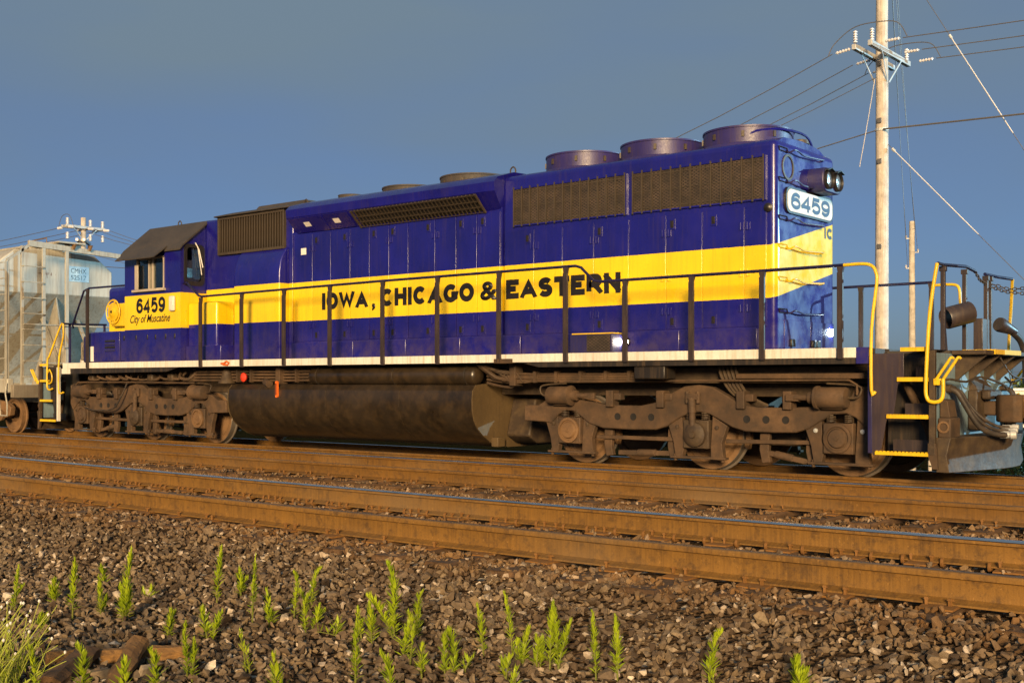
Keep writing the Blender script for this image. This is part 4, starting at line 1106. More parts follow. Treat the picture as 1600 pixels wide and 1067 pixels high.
def truck(cx, sx):
    def X(a): return cx + sx * a
    for s in (-1, 1):
        y0, y1 = s * 1.09, s * 1.22
        f = MB().prism([(X(a), z) for a, z in SF], 'y', y0, y1)
        fo = f.build('truck_sideframe', M['truck'], L, bevel=.018, seg=2)
        near = s < 0
        # lower lip rib
        for hx in (-1.24, -.97, -.67, .82, 1.10, 1.38):
            MB().lathe((X(hx), s * 1.2205, .725), (0, s, 0), [(0, .052), (.004, .052), (.004, .046), (.001, .0)], 14, cap=False).build('frame_hole', M['dark'], fo)
        for k, a in enumerate(AX):
            # pedestal legs and tie bar
            pd = MB()
            for q in (-1, 1):
                if q * 1 < 0: pts = [(a - .46, .63), (a - .24, .76), (a - .21, .30), (a - .24, .165), (a - .34, .165), (a - .38, .40)]
                else: pts = [(a + .24, .76), (a + .46, .63), (a + .38, .40), (a + .40, .20), (a + .36, .165), (a + .21, .165), (a + .21, .30)]
                pd.prism([(X(p), z) for p, z in pts], 'y', s * 1.10, s * 1.195)
            pd.box(*sorted((X(a - .42), X(a + .44))), *sorted((s * 1.10, s * 1.21)), .165, .20)
            for q in (-.36, .38): pd.cyl((X(a + q), s * 1.16, .13), (X(a + q), s * 1.16, .23), .025, 8)
            pd.build('pedestal', M['truck'], fo, bevel=.008)
            bxm = MB().box(*sorted((X(a - .20), X(a + .20))), *sorted((s * 1.10, s * 1.235)), .31, .70)
            bo = bxm.build('journal_box', M['truck2' if k == 1 else 'truck'], fo, bevel=.015)
            if k != 1:
                MB().lathe((X(a), s * 1.235, .508), (0, s, 0), [(0, .185), (.03, .185), (.035, .15), (.012, .145), (.012, .13), (.03, .12), (.045, .11), (.05, .03), (.06, .025), (.06, 0)], 26, cap=False).build('bearing_cap', M['truck' if k == 0 else 'wheel'], bo, smooth=35)
            else:
                MB().lathe((X(a), s * 1.235, .50), (0, s, 0), [(0, .17), (.05, .165), (.08, .12), (.085, .05), (.11, .04), (.11, 0)], 22, cap=False).build('bearing_cap', M['truck2'], bo, smooth=35)
                dmp = MB().cyl((X(a - .02), s * 1.27, .50), (X(a - .04), s * 1.27, .98), .045, 12).cyl((X(a - .03), s * 1.27, .80), (X(a - .04), s * 1.27, 1.0), .055, 12)
                dmp.box(*sorted((X(a - .12), X(a + .06))), *sorted((s * 1.20, s * 1.29)), .98, 1.06).box(*sorted((X(a - .1), X(a + .08))), *sorted((s * 1.22, s * 1.31)), .44, .50)
                for q in (-.10, .07): dmp.cyl((X(a + q - .02), s * 1.25, .93), (X(a + q - .02), s * 1.25, 1.09), .032, 8)
                dmp.build('damper', M['truck'], fo, smooth=40)
            for q in (-.12, .12):
                sprg = MB()
                pts = [(X(a + q) + .055 * math.cos(t), s * 1.165 + .055 * math.sin(t), .70 + .10 * t / 25) for t in [i * .7 for i in range(36)]]
                sprg.tube(pts, .011, 5).build('spring', M['truck2'], fo)
            for q in (-.31, .31): MB().lathe((X(a + q), s * 1.197, .60), (0, s, 0), [(0, .03), (.014, .03), (.016, .018), (.02, 0)], 8, cap=False).build('bolt', M['galv' if (k == 0 and sx > 0) else 'truck2'], fo)
        # brake cylinders at both ends, piston rods, levers
        for a, d in ((-2.2, 1), (2.04, -1)):
            c = MB().lathe((X(a), s * 1.30, 1.02), (sx * d, 0, 0), [(-.22, .06), (-.205, .125), (-.19, .135), (.16, .135), (.165, .15), (.20, .15), (.205, .135), (.22, .08), (.30, .075), (.31, .04), (.50, .036)], 20)
            co = c.build('brake_cylinder', M['truck'], fo, smooth=35)
            MB().box(*sorted((X(a - .14), X(a + .14))), *sorted((s * 1.10, s * 1.3)), .87, .93).build('cylinder_bracket', M['truck'], co, bevel=.01)
            MB().box(*sorted((X(a + d * .44), X(a + d * .62))), s * 1.30 - .025, s * 1.30 + .025, .97, 1.06).build('clevis', M['truck'], co, bevel=.01)
            e = X(a) - sx * d * .22
            MB().tube([(e, s * 1.30, 1.02), (e - sx * d * .10, s * 1.30, 1.02), (e - sx * d * .16, s * 1.30, 1.08), (e - sx * d * .12, s * 1.28, 1.17), (e + sx * d * .3, s * 1.26, 1.20)], .014, 6, smooth=4).build('brake_pipe', M['truck2'], co, smooth=50)
        for a in (-1.35, -.5, .75, 1.42):
            MB().box(*sorted((X(a - .06), X(a + .06))), *sorted((s * 1.10, s * 1.28)), .86, 1.10).box(*sorted((X(a - .09), X(a + .17))), *sorted((s * 1.12, s * 1.24)), .96, 1.06).build('brake_lever', M['truck'], fo, bevel=.012)
        # brake rigging below the frame
        for rg in (MB().bar((X(-1.66), s * 1.12, .42), (X(-.34), s * 1.12, .42), .05, .055), MB().bar((X(.46), s * 1.12, .42), (X(1.75), s * 1.12, .44), .05, .055),
                   MB().bar((X(-1.32), s * 1.05, .20), (X(-.32), s * 1.05, .22), .07, .07).cyl((X(-1.0), s * 1.05, .207), (X(-.7), s * 1.05, .215), .05, 10),
                   MB().bar((X(.95), s * 1.05, .30), (X(1.62), s * 1.05, .18), .07, .07).cyl((X(1.15), s * 1.05, .265), (X(1.4), s * 1.05, .22), .052, 10)):
            rg.build('brake_rod', M['truck'], fo, bevel=.008)
        for a in (-1.5, -.42, 1.0, 1.66):
            MB().prism([(X(a - .05), .56), (X(a + .09), .56), (X(a + .07), .30), (X(a + .10), .16), (X(a - .02), .14), (X(a - .06), .32)], 'y', s * 1.02, s * 1.10).build('brake_hanger', M['truck'], fo, bevel=.01)
        for a in (-1.42, -.55, .72, 1.52):
            d = 1 if a in (-.55, 1.52) else -1
            pts = []
            ax = min(AX, key=lambda q: abs(q - a)); 
            t0 = math.atan2(0, a - ax)
            MB().prism([(X(ax + .53 * math.cos(t0 + t)), .508 + .53 * math.sin(t0 + t)) for t in (-.35, -.12, .12, .35)] + [(X(ax + .60 * math.cos(t0 + t)), .508 + .60 * math.sin(t0 + t)) for t in (.35, .12, -.12, -.35)], 'y', s * .70, s * .78).build('brake_shoe', M['wheel'], fo)
    # wheels and axles
    for a in AX:
        ax = MB().cyl((X(a), -1.1, .508), (X(a), 1.1, .508), .085, 14).build('axle', M['truck2'], L, smooth=40)
        for s in (-1, 1):
            pr = [(-.072, .535), (-.045, .540), (-.035, .510), (.062, .504), (.068, .498)]
            MB().lathe((X(a), s * .735, .508), (0, s, 0), pr, 40, cap=False).build('wheel_tread', M['tread'], ax, smooth=40)
            MB().lathe((X(a), s * .735, .508), (0, s, 0), [(-.072, .535), (-.07, .44), (-.03, .42), (.0, .20), (.09, .16), (.09, .0)], 40, cap=False).build('wheel_back', M['wheel'], ax, smooth=30)
            MB().lathe((X(a), s * .735, .508), (0, s, 0), [(.068, .498), (.070, .43), (.045, .42), (.02, .36), (.055, .20), (.11, .15), (.11, 0)], 40, cap=False).build('wheel', M['wheel'], ax, smooth=30)
    MB().box(*sorted((X(-1.9), X(1.9))), -.55, .55, .35, .8).box(*sorted((X(-.4), X(.4))), -1.1, 1.1, .75, 1.05).build('traction_motor', M['truck2'], L, bevel=.05)
truck(6.63, 1); truck(-6.63, -1)

# ---- fuel tank, reservoirs, piping
TP = [(-1.18, 1.19), (-1.34, 1.17), (-1.42, 1.08), (-1.435, .95), (-1.43, .78), (-1.39, .62), (-1.30, .48), (-1.16, .36), (-.98, .25), (-.80, .19), (-.6, .17)]
tp = TP + [(-y, z) for y, z in reversed(TP)]
tk = MB().prism(tp, 'x', -3.32, 2.80).build('fuel_tank', M['tank'], L, smooth=35)
for x in (-3.33, 2.80): MB().prism([(y * 1.004, z) for y, z in tp], 'x', x - .006, x + .016).build('tank_end', M['tankend'], tk, smooth=30)
MB().prism([(-.62, .36), (-.4, .24), (.9, .24), (.9, .95), (-.45, .95)], 'x', 2.82, 3.30).build('tank_sump', M['truck2'], tk, bevel=.03)
rbox('tank_bracket', M['tankend'], tk, 2.81, 2.95, -.98, -.80, .19, .34, .01)
for x in (-2.4, -.6, 1.2):
    MB().tube([(x, y - .003, z) for y, z in TP[1:9]], .006, 5).build('tank_seam', M['tank'], tk)
for s in (-1, 1):
    MB().lathe((-1.08, s * 1.24, 1.325), (1, 0, 0), [(-.06, .0), (-.05, .09), (-.02, .14), (.02, .155), (3.80, .155), (3.84, .14), (3.87, .09), (3.88, 0)], 26, cap=False).build('air_reservoir', M['tank'], L, smooth=50)
    for x in (-.9, 1.0, 2.6): MB().tube([(x, s * 1.24 + .162 * math.cos(t), 1.325 + .162 * math.sin(t)) for t in [k * math.pi / 12 for k in range(25)]], .008, 5).build('reservoir_strap', M['black'], L)
    for k in range(4):
        z = 1.42 - .055 * k
        MB().tube([(-4.7, s * (1.16 + .02 * k), z), (-3.6, s * 1.18, z), (-2.2, s * 1.2, z - .01), (-1.2, s * 1.2, z)], .022, 7).build('air_pipe', M['truck'], L, smooth=50)
        MB().tube([(2.9, s * 1.18, z - .05), (3.4, s * 1.2, z - .06 - .02 * k), (3.8, s * (1.2 + .01 * k), 1.34 - .035 * k), (6.0, s * (1.2 + .01 * k), 1.34 - .035 * k), (6.3, s * 1.15, 1.42)], .02, 7, smooth=3).build('air_pipe', M['truck'], L, smooth=50)
    for x in (-3.3, -2.9, -1.6): MB().box(x - .02, x + .02, min(s * 1.15, s * 1.25), max(s * 1.15, s * 1.25), 1.22, 1.46).build('pipe_clamp', M['truck'], L)
    for x in (3.9, 4.3, 4.75, 5.2, 5.6): MB().box(x - .025, x + .025, min(s * 1.14, s * 1.26), max(s * 1.14, s * 1.26), 1.21, 1.38).build('pipe_clamp', M['truck'], L)
    for x in (-2.05, 3.5): rbox('hanger_bracket', M['truck'], L, x - .06, x + .06, min(s * 1.1, s * 1.3), max(s * 1.1, s * 1.3), 1.16, 1.51, .01)
    rbox('jacking_pad', M['black'], L, 5.85, 6.35, min(s * 1.2, s * 1.5), max(s * 1.2, s * 1.5), 1.26, 1.44, .015)
    rbox('frame_beam', M['truck'], L, 7.3, 9.2, min(s * 1.15, s * 1.25), max(s * 1.15, s * 1.25), 1.26, 1.33, .01)
    MB().tube([(4.4, s * 1.28, 1.22), (6.5, s * 1.27, 1.235), (8.9, s * 1.29, 1.24), (9.0, s * 1.29, 1.18), (9.0, s * 1.29, 1.06)], .016, 7).build('brake_line', M['truck'], L, smooth=50)
    MB().tube([(-8.9, s * 1.29, 1.15), (-8.8, s * 1.29, 1.22), (-6.5, s * 1.27, 1.22), (-4.6, s * 1.28, 1.2)], .016, 7).build('brake_line', M['truck'], L, smooth=50)
    MB().tube([(-6.9, s * 1.3, 1.2), (-7.0, s * 1.36, .95), (-7.3, s * 1.38, .66), (-8.0, s * 1.36, .62), (-8.5, s * 1.3, .66)], .016, 7, smooth=5).build('brake_hose', M['rubber'], L, smooth=50)
    for k in range(5): MB().tube([(7.0 + .06 * k, s * 1.15, 1.5), (7.06 + .06 * k, s * 1.2, 1.3), (7.2 + .05 * k, s * 1.1, 1.05), (7.5 + .03 * k, s * .95, .9)], .024, 7, smooth=4).build('motor_cable', M['truck2'], L, smooth=50)
    rr = random.Random(5)
    for k in range(9):
        x = 3.0 + .07 * k
        MB().tube([(x - .2, s * 1.3, 1.5 - .02 * k), (x, s * (1.25 + rr.uniform(-.08, .08)), 1.36), (x + .15, s * 1.25, 1.25 + rr.uniform(-.05, .05)), (x + .5, s * 1.2, 1.3)], rr.uniform(.015, .035), 7, smooth=3).build('small_pipe', M['truck'], L, smooth=50)
    for k in range(10):
        x = -8.4 + .36 * k
        MB().tube([(x, s * 1.2, 1.4), (x + .1, s * (1.3 + rr.uniform(-.05, .05)), 1.30 + rr.uniform(-.03, .05)), (x + .3, s * 1.22, 1.28), (x + .4, s * 1.1, 1.42)], rr.uniform(.015, .04), 7, smooth=3).build('small_pipe', M['truck'], L, smooth=50)
    for x in (-8.3, -7.6, -6.1, -5.4): rbox('valve_block', M['truck2'], L, x - .09, x + .09, min(s * 1.12, s * 1.3), max(s * 1.12, s * 1.3), 1.24, 1.40, .03)
MB().lathe((-3.63, -1.22, 1.46), (0, 0, -1), [(0, .0), (.0, .05), (.03, .09), (.10, .105), (.18, .13), (.24, .17), (.26, .175), (.27, .165), (.24, .15)], 20, cap=False).build('bell', M['truck2'], L, smooth=40)
MB().lathe((-2.98, -1.32, 1.31), (0, -1, 0), [(0, .08), (.03, .085), (.05, .05), (.06, 0)], 14, cap=False).build('fuel_cutoff', M['red'], L, smooth=40)
MB().tube([(-3.36, -1.57, 1.57), (-3.26, -1.575, 1.575), (-3.18, -1.58, 1.61), (-3.12, -1.575, 1.58), (-3.16, -1.57, 1.54), (-3.3, -1.57, 1.55)], .018, 6).build('pull_handle', M['orange'], L, smooth=50)
rbox('notice', M['plate'], L, -3.07, -2.97, -1.565, -1.558, 1.53, 1.62, 0)
MB().prism(rrect(-1.905, -1.855, 0.94, 1.24, .024), 'y', -1.47, -1.43).build('fuel_gauge', M['orange'], L)
MB().prism(rrect(-1.892, -1.868, 0.98, 1.20, .012), 'y', -1.475, -1.46).build('gauge_glass', M['letter'], L)
MB().tube([(-2.4, -1.25, 1.2), (-2.3, -1.36, 1.22), (-2.15, -1.40, 1.18)], .07, 9).build('fuel_filler', M['truck'], L, smooth=50)
rbox('step_bracket', M['truck'], L, 3.38, 3.72, -1.60, -1.50, 1.50, 1.57, .006)

# ================================================================== HOPPER CAR
HC = empty('hopper_car', (-19, 0, 0))
tag(HC, 'pale grey covered hopper car marked CMHX 52517, coupled behind the locomotive', 'hopper car')
HI = Matrix.Translation(HC.location).inverted()
def hp(o): o.parent = HC; o.matrix_parent_inverse = HI; return o
XB, XP = -12.0, -11.35     # end sheet and end posts
def mat_hopper_end():
    t = NT('hopper_end_paint'); p = t.pos(); sx = t.node('ShaderNodeSeparateXYZ'); t.l.new(p, sx.inputs[0])
    big = t.noise(p, 1.2, 5); st = t.noise(t.scale(p, (6, 6, .5)), 2.5, 5, .6)
    c = t.mix(t.ramp(big, .3, .7), (.34, .33, .28), (.46, .44, .38))
    c = t.mix(t.ramp(st, .46, .75, 0, .6), c, (.20, .125, .07))
    k = t.math('SUBTRACT', t.noise(t.scale(p, (9, 9, 3)), 1.6, 7, .75), t.math('ADD', t.math('MULTIPLY', t.math('ABSOLUTE', t.math('ADD', sx.outputs[1], .32)), .55), t.math('MULTIPLY', t.math('ABSOLUTE', t.math('SUBTRACT', sx.outputs[2], 3.86)), 1.5)))
    c = t.mix(t.ramp(k, .38, .44), c, (.14, .062, .02))
    t.bump(t.noise(p, 2.5, 2), .2, .03)
    return t.out(c, .55)
M['hopperend'] = mat_hopper_end()
sec = [(-1.54, 1.30), (-1.54, 4.02), (-1.05, 4.40), (0, 4.50), (1.05, 4.40), (1.54, 4.02), (1.54, 1.30)]
hp(MB().prism([(y, max(z, 3.36)) for y, z in sec], 'x', -26, XB).build('hopper_body', M['hopperend'], None, bevel=.03))
# slope sheet runs down and inwards from the end sheet; side sheets close it
hp(MB().prism([(XB, 3.37), (-26, 3.37), (-26, 1.2), (-14.0, 1.2), (-13.9, 1.38)], 'y', -1.535, 1.535).build('slope_sheet', M['hopper'], None))
rw = hp(MB().box(-26, -11.25, -.35, .35, 4.56, 4.60).build('running_board', M['hopper']))
for x in (-11.5, -12.6, -13.7): rbox('board_support', M['hopper'], rw, x - .05, x + .05, -.35, .35, 4.40, 4.56, .004)
MB().prism([(-11.4, 4.56), (-11.2, 4.56), (-11.3, 4.42)], 'y', .05, .09).build('board_bracket', M['wheel'], rw)
MB().prism([(-11.4, 4.56), (-11.2, 4.56), (-11.3, 4.42)], 'y', .48, .52).build('board_bracket', M['wheel'], rw)
rl = MB().tube([(-12.6, -.3, 4.6), (-12.6, -.3, 4.70), (-11.9, -.3, 4.72), (-11.9, -.3, 4.6)], .012, 6)
rl.build('roof_handhold', M['wheel'], rw)
hp(MB().prism([(-1.05, 4.42), (1.58, 4.30), (1.58, 4.42), (-1.05, 4.56)], 'x', -11.42, -11.34).build('end_beam', M['hopper'], None, bevel=.008))
for y0, y1, z0, z1 in ((-1.60, -1.53, 1.0, 4.05), (-1.24, -1.17, 1.0, 4.42), (-.71, -.63, 1.0, 4.45), (-.12, -.03, 1.0, 4.45)):
    hp(rbox('end_post', M['hopper'], None, XP - .05, XP, y0, y1, z0, z1, .006))
hp(MB().bar((XP - .03, -1.565, 4.05), (XP - .03, -1.0, 4.47), .06, .06).build('corner_brace', M['hopper']))
for x, y in ((-11.75, -1.58), (-11.35, -1.58)):
    hp(MB().bar((x, y - .03, 1.0), (x, y - .03, 4.02), .05, .03, (1, 0, 0)).build('ladder_stile', M['hopper']))
for k in range(8):
    z = 1.35 + .37 * k
    hp(MB().tube([(XP + .01, -1.21, z), (XP + .07, -1.21, z), (XP + .07, -.67, z), (XP + .01, -.67, z)], .013, 6).build('ladder_rung', M['hopper'], None, smooth=40))
    if z < 4: hp(MB().tube([(-11.76, -1.62, z + .05), (-11.76, -1.67, z + .05), (-11.34, -1.67, z + .05), (-11.34, -1.62, z + .05)], .013, 6).build('ladder_rung', M['hopper'], None, smooth=40))
for k in range(3):
    hp(MB().tube([(XP + .01, -.62, 1.3 + .38 * k), (XP + .06, -.62, 1.3 + .38 * k), (XP + .06, -.1, 1.3 + .38 * k), (XP + .01, -.1, 1.3 + .38 * k)], .012, 6).build('handhold', M['hopper'], None, smooth=40))
hp(MB().tube([(XP + .03, -1.2, 2.58), (XP + .06, 1.5, 2.58)], .02, 7).build('cross_rail', M['hopper'], None, smooth=40))
for y in (-.05, .9):
    hp(MB().bar((XP - .05, y, 1.1), (-12.7, y, 3.0), .09, .05).build('end_strut', M['hopper'], None, bevel=.004))
hp(MB().prism([(XP - .1, 1.15), (-13.2, 1.15), (-12.05, 3.3)], 'y', .02, .05).build('gusset_plate', M['hopper']))
hp(rbox('end_platform', M['hopperdark'], None, -12.2, -11.2, -1.5, 1.5, 1.06, 1.14, .01))
hp(rbox('end_sill', M['hopperdark'], None, -11.32, -11.18, -1.52, 1.52, .86, 1.16, .01))
hp(rbox('side_sill', M['hopper'], None, -26, -11.3, -1.60, -1.45, .98, 1.30, .02))
hp(rbox('side_sill', M['hopper'], None, -26, -11.3, 1.45, 1.60, .98, 1.30, .02))
hp(rbox('center_sill', M['hopperdark'], None, -26, -11.1, -.3, .3, .72, 1.05, .01))
bw = hp(MB().lathe((-11.12, .42, 1.98), (1, 0, 0), [(-.012, .255), (0, .24), (.012, .255), (0, .27), (-.012, .255)], 28, cap=False).build('brake_wheel', M['hopperdark'], None, smooth=40))
sp_ = MB()
for k in range(6):
    t = k * math.pi / 3; sp_.bar((-11.12, .42, 1.98), (-11.12, .42 + .25 * math.cos(t), 1.98 + .25 * math.sin(t)), .025, .012, (1, 0, 0))
sp_.build('wheel_spoke', M['hopperdark'], bw)
hp(rbox('brake_housing', M['hopperdark'], None, -11.32, -11.16, .25, .60, 1.75, 2.2, .03))
hp(MB().tube([(-11.24, .42, 1.9), (-11.24, .42, 1.1)], .02, 6).build('brake_chain', M['hopperdark']))
hp(MB().tube([(-11.3, -1.62, 1.2), (-11.28, -1.66, .95), (-11.2, -1.66, .72), (-11.2, -1.66, .45), (-11.5, -1.66, .45), (-11.55, -1.66, .7), (-11.7, -1.62, 1.0)], .018, 6).build('sill_step', M['hopper'], None, smooth=40))
t_ = NT('number_patch'); pz = t_.pos(); nz = t_.noise(pz, 4, 4)
t_.out(t_.mix(t_.ramp(nz, .3, .7), (.16, .30, .44), (.42, .56, .66)), .5)
pt = hp(rbox('number_patch', t_.m, None, XB + .005, XB + .012, .33, .88, 3.72, 4.10, 0))
for tx, z0, z1 in (('CMHX', 3.93, 4.05), ('52517', 3.76, 3.88)):
    text_mesh('car_number', tx, M['letter'], pt, .39, .80, z0, z1, '+x', XB + .0145, 0, .0)
hp(MB().box(-26, -13.4, -.8, .8, .95, 1.2).build('hopper_bottom', M['hopper']))
for cx in (-13.4,):
    for s in (-1, 1):
        pts = [(-1.25, .62), (-1.0, .75), (-.45, .80), (-.25, .92), (.25, .92), (.45, .80), (1.0, .75), (1.25, .62), (1.2, .42), (.95, .36), (.45, .34), (.3, .2), (-.3, .2), (-.45, .34), (-.95, .36), (-1.2, .42)]
        sf = hp(MB().prism([(cx + a, z) for a, z in pts], 'y', s * .94, s * 1.08).build('truck_sideframe', M['wheel'], None, bevel=.02))
        for q in (-.18, 0, .18):
            MB().tube([(cx + q + .07 * math.cos(t), s * 1.09 + .07 * math.sin(t), .30 + .3 * t / 30) for t in [i * .7 for i in range(43)]], .014, 5).build('spring', M['truck2'], sf)
        for a in (-.86, .86): MB().lathe((cx + a, s * 1.08, .42), (0, s, 0), [(0, .13), (.06, .13), (.08, .09), (.08, 0)], 16, cap=False).build('journal_cap', M['wheel'], sf, smooth=40)
    for a in (-.86, .86):
        axl = hp(MB().cyl((cx + a, -1.0, .42), (cx + a, 1.0, .42), .07, 12).build('axle', M['truck2'], None, smooth=40))
        for s in (-1, 1):
            MB().lathe((cx + a, s * .735, .42), (0, s, 0), [(-.072, .45), (-.04, .452), (-.03, .42), (.065, .415), (.068, .36), (.03, .34), (.02, .16), (.09, .12), (.09, 0)], 36, cap=False).build('wheel', M['wheel'], axl, smooth=35)
cph = MB().box(-11.1, -10.85, -.09, .09, .80, .98)
cph.prism([(a, y) for a, y in ((-10.95, -.10), (-10.85, -.2), (-10.68, -.22), (-10.60, -.1), (-10.66, .05), (-10.6, .2), (-10.8, .24), (-10.95, .1))], 'z', .72, 1.06)
hp(cph.build('coupler', M['truck2'], None, bevel=.02))
hp(rbox('striker', M['hopperdark'], None, -11.18, -11.08, -.3, .3, .7, 1.12, .02))
hp(MB().tube([(-11.15, -.35, .8), (-11.0, -.32, .55), (-10.7, -.3, .42), (-10.5, -.35, .5)], .028, 8, smooth=4).build('air_hose', M['rubber'], None, smooth=50))

# ================================================================== BOXCAR coupled to the long hood end (beyond the frame)
BC = empty('boxcar', (19.5, 0, 0)); tag(BC, 'brown boxcar coupled to the long hood end of the locomotive', 'boxcar')
BI = Matrix.Translation(BC.location).inverted()
def bp(o): o.parent = BC; o.matrix_parent_inverse = BI; return o
M['boxcar'] = grimy('boxcar_paint', (.15, .05, .028), .6, (.05, .03, .02), .5)
bp(MB().prism([(-1.5, 1.1), (1.5, 1.1), (1.5, 4.3), (.9, 4.5), (-.9, 4.5), (-1.5, 4.3)], 'x', 12.15, 27.0).build('car_body', M['boxcar'], None, bevel=.03))
for z in (1.5, 2.0, 2.5, 3.0, 3.5, 4.0): bp(rbox('end_rib', M['boxcar'], None, 12.08, 12.15, -1.4, 1.4, z - .08, z + .08, .03))
for i in range(9): bp(rbox('side_post', M['boxcar'], None, 12.5 + 1.8 * i, 12.6 + 1.8 * i, -1.55, -1.5, 1.12, 4.25, .01))
bp(rbox('center_sill', M['truck2'], None, 11.85, 27, -.3, .3, .72, 1.1, .01))
bp(rbox('end_sill', M['boxcar'], None, 12.02, 12.15, -1.5, 1.5, .85, 1.12, .01))
cb = MB().box(11.0, 11.9, -.09, .09, .80, .98).prism([(10.98, -.12), (10.80, -.24), (10.72, -.08), (10.74, .0), (10.80, .1), (10.82, .2), (11.0, .12)], 'z', .73, 1.05)
bp(cb.build('coupler', M['truck'], None, bevel=.02))
for k in range(7): bp(MB().tube([(12.04, -1.45, 1.3 + .4 * k), (11.98, -1.45, 1.3 + .4 * k), (11.98, -1.0, 1.3 + .4 * k), (12.04, -1.0, 1.3 + .4 * k)], .012, 6).build('ladder_rung', M['boxcar']))
for a in (13.2, 15.0):
    bp(MB().cyl((a, -1.0, .42), (a, 1.0, .42), .07, 12).build('axle', M['truck2'], None, smooth=40))
    for q in (-1, 1): bp(MB().lathe((a, q * .735, .42), (0, q, 0), [(-.072, .45), (-.04, .452), (-.03, .42), (.065, .415), (.068, .36), (.03, .34), (.02, .16), (.09, .12), (.09, 0)], 30, cap=False).build('wheel', M['wheel'], None, smooth=35))
for q in (-1, 1): bp(MB().prism([(12.8, .62), (13.2, .75), (13.8, .9), (14.4, .9), (15.0, .75), (15.4, .62), (15.2, .4), (14.5, .25), (13.7, .25), (13.0, .4)], 'y', q * .94, q * 1.08).build('truck_sideframe', M['wheel'], None, bevel=.02))

# ================================================================== POLES AND WIRES
def pole(x, y, zt, r0, r1, label, lean=(0, 0), m='polewood'):
    z0 = float(gz(y)) - .2
    t = empty('utility_pole', (x, y, z0)); tag(t, label, 'pole', 'utility poles behind the train')
    mb = MB(); rr = random.Random(int(x * 10))
    n = 14; pts = [(lean[0] * i / n + rr.uniform(-.008, .008), lean[1] * i / n + rr.uniform(-.008, .008), (zt - z0) * i / n) for i in range(n + 1)]
    mb.tube(pts, [r0 + (r1 - r0) * i / n for i in range(n + 1)], 14)
    mb.build('pole_shaft', M[m], t, smooth=50)
    return t
def insulator(t, p, d, ln, r, name='insulator'):
    pr = []; n = 5
    for k in range(n): pr += [(ln * k / n, r * .5), (ln * (k + .25) / n, r), (ln * (k + .6) / n, r), (ln * (k + .75) / n, r * .5)]
    pr.append((ln, r * .4))
    return MB().lathe(p, d, pr, 12).build(name, M['insul'], t, smooth=35)
PX, PY = 3.66, 13.0
t = pole(PX, PY, 14.0, .175, .135, 'tall wooden utility pole with a doubled pale crossarm behind the locomotive end')
zb = float(gz(PY)) - .2
def loc(x, y, z): return (x - PX, y - PY, z - zb)
for dx, dz in ((.20, 0), (-.20, -.03)):
    a = MB().box(dx - .055, dx + .055, -1.25, 1.25, 9.30 - zb + dz - .065, 9.30 - zb + dz + .065).build('crossarm', M['galv'], t, bevel=.008)
    for s in (-1, 1): MB().bar((dx * 1.25, s * .62, 9.24 - zb + dz), (dx * .8, s * .06, 8.62 - zb), .04, .012, (1, 0, 0)).build('crossarm_brace', M['galv'], a)
for dx, y in ((.20, -1.12), (-.20, -1.16), (.20, 1.12), (-.20, .45)):
    insulator(t, (dx, y, 9.37 - zb), (0, 0, 1), .30, .055)
W_Y = (-1.12, .12, 1.12)
for y in W_Y: insulator(t, (.52, y, 9.30 - zb), (1, 0, 0), .36, .04, 'strain_insulator')
for y in (-1.14, .1, 1.14): insulator(t, (-.34, y, 9.26 - zb), (-1, 0, -.12), .36, .04, 'strain_insulator')
for s, y in ((-1, -1.12), (1, 1.12)):
    MB().tube([(-.9, y, 9.2 - zb), (-.75, y, 9.45 - zb), (-.3, y, 9.75 - zb), (.2, y, 9.80 - zb), (.8, y, 9.7 - zb), (1.05, y, 9.32 - zb)], .012, 5, smooth=5).build('jumper_wire', M['wire'], t, smooth=50)
for z in (9.0, 7.6, 6.6, 4.5): rbox('pole_bolt', M['wire'], t, -.05, .05, -.185, -.15, z - zb, z + .12 - zb, .005)
MB().cyl((0, 0, 7.42 - zb), (0, 0, 7.48 - zb), .165, 14).build('pole_band', M['galv'], t)

P2 = (-3.9, 35.5)
pole(P2[0], P2[1], 8.25, .17, .12, 'shorter bare utility pole with side brackets, right of the tall pole', m='polepale')
t2 = bpy.data.objects['utility_pole.001']; z2 = float(gz(P2[1])) - .2
for z, s in ((7.5, -1), (6.9, 1), (6.2, -1)):
    MB().bar((0, 0, z - z2), (s * .28 * .78, s * .28 * .63, z - z2), .04, .04).build('side_bracket', M['galv'], t2)
    insulator(t2, (s * .26 * .78, s * .26 * .63, z - z2 + .02), (0, 0, 1), .12, .05)
P3 = (-32.6, 13.0)
t3 = pole(P3[0], P3[1], 8.5, .16, .11, 'distant utility pole with two crossarms above the hopper car roof'); z3 = float(gz(P3[1])) - .2
for z, hw_, rot in ((8.05, .95, 0), (7.42, 1.0, 1)):
    a = MB().box(-.2, -.09, -hw_, hw_, z - z3 - .06, z - z3 + .06).box(.09, .2, -hw_, hw_, z - z3 - .06, z - z3 + .06).build('crossarm', M['galv'], t3, bevel=.006)
    if rot: a.rotation_euler.z = R(52)
    for s in (-1, 1): MB().bar((.15, s * .55, z - z3 - .06), (.08, s * .05, z - z3 - .55), .04, .02, (1, 0, 0)).build('crossarm_brace', M['galv'], a)
    for y in (-.85, .25, .85): insulator(t3, (.15, y, z - z3 + .06), (0, 0, 1), .3, .08)
for y in (-.85, .1, .85):
    insulator(t3, (.25, y, 8.0 - z3), (1, 0, -.1), .4, .06, 'strain_insulator'); insulator(t3, (-.25, y, 8.0 - z3), (-1, 0, 0), .4, .06, 'strain_insulator')
MB().tube([(-.6, -.85, 8.0 - z3), (-.3, -.85, 8.5 - z3), (.3, -.85, 8.5 - z3), (.65, -.85, 7.95 - z3)], .012, 5, smooth=4).build('jumper_wire', M['wire'], t3)
P4 = (-12.5, 62.0)
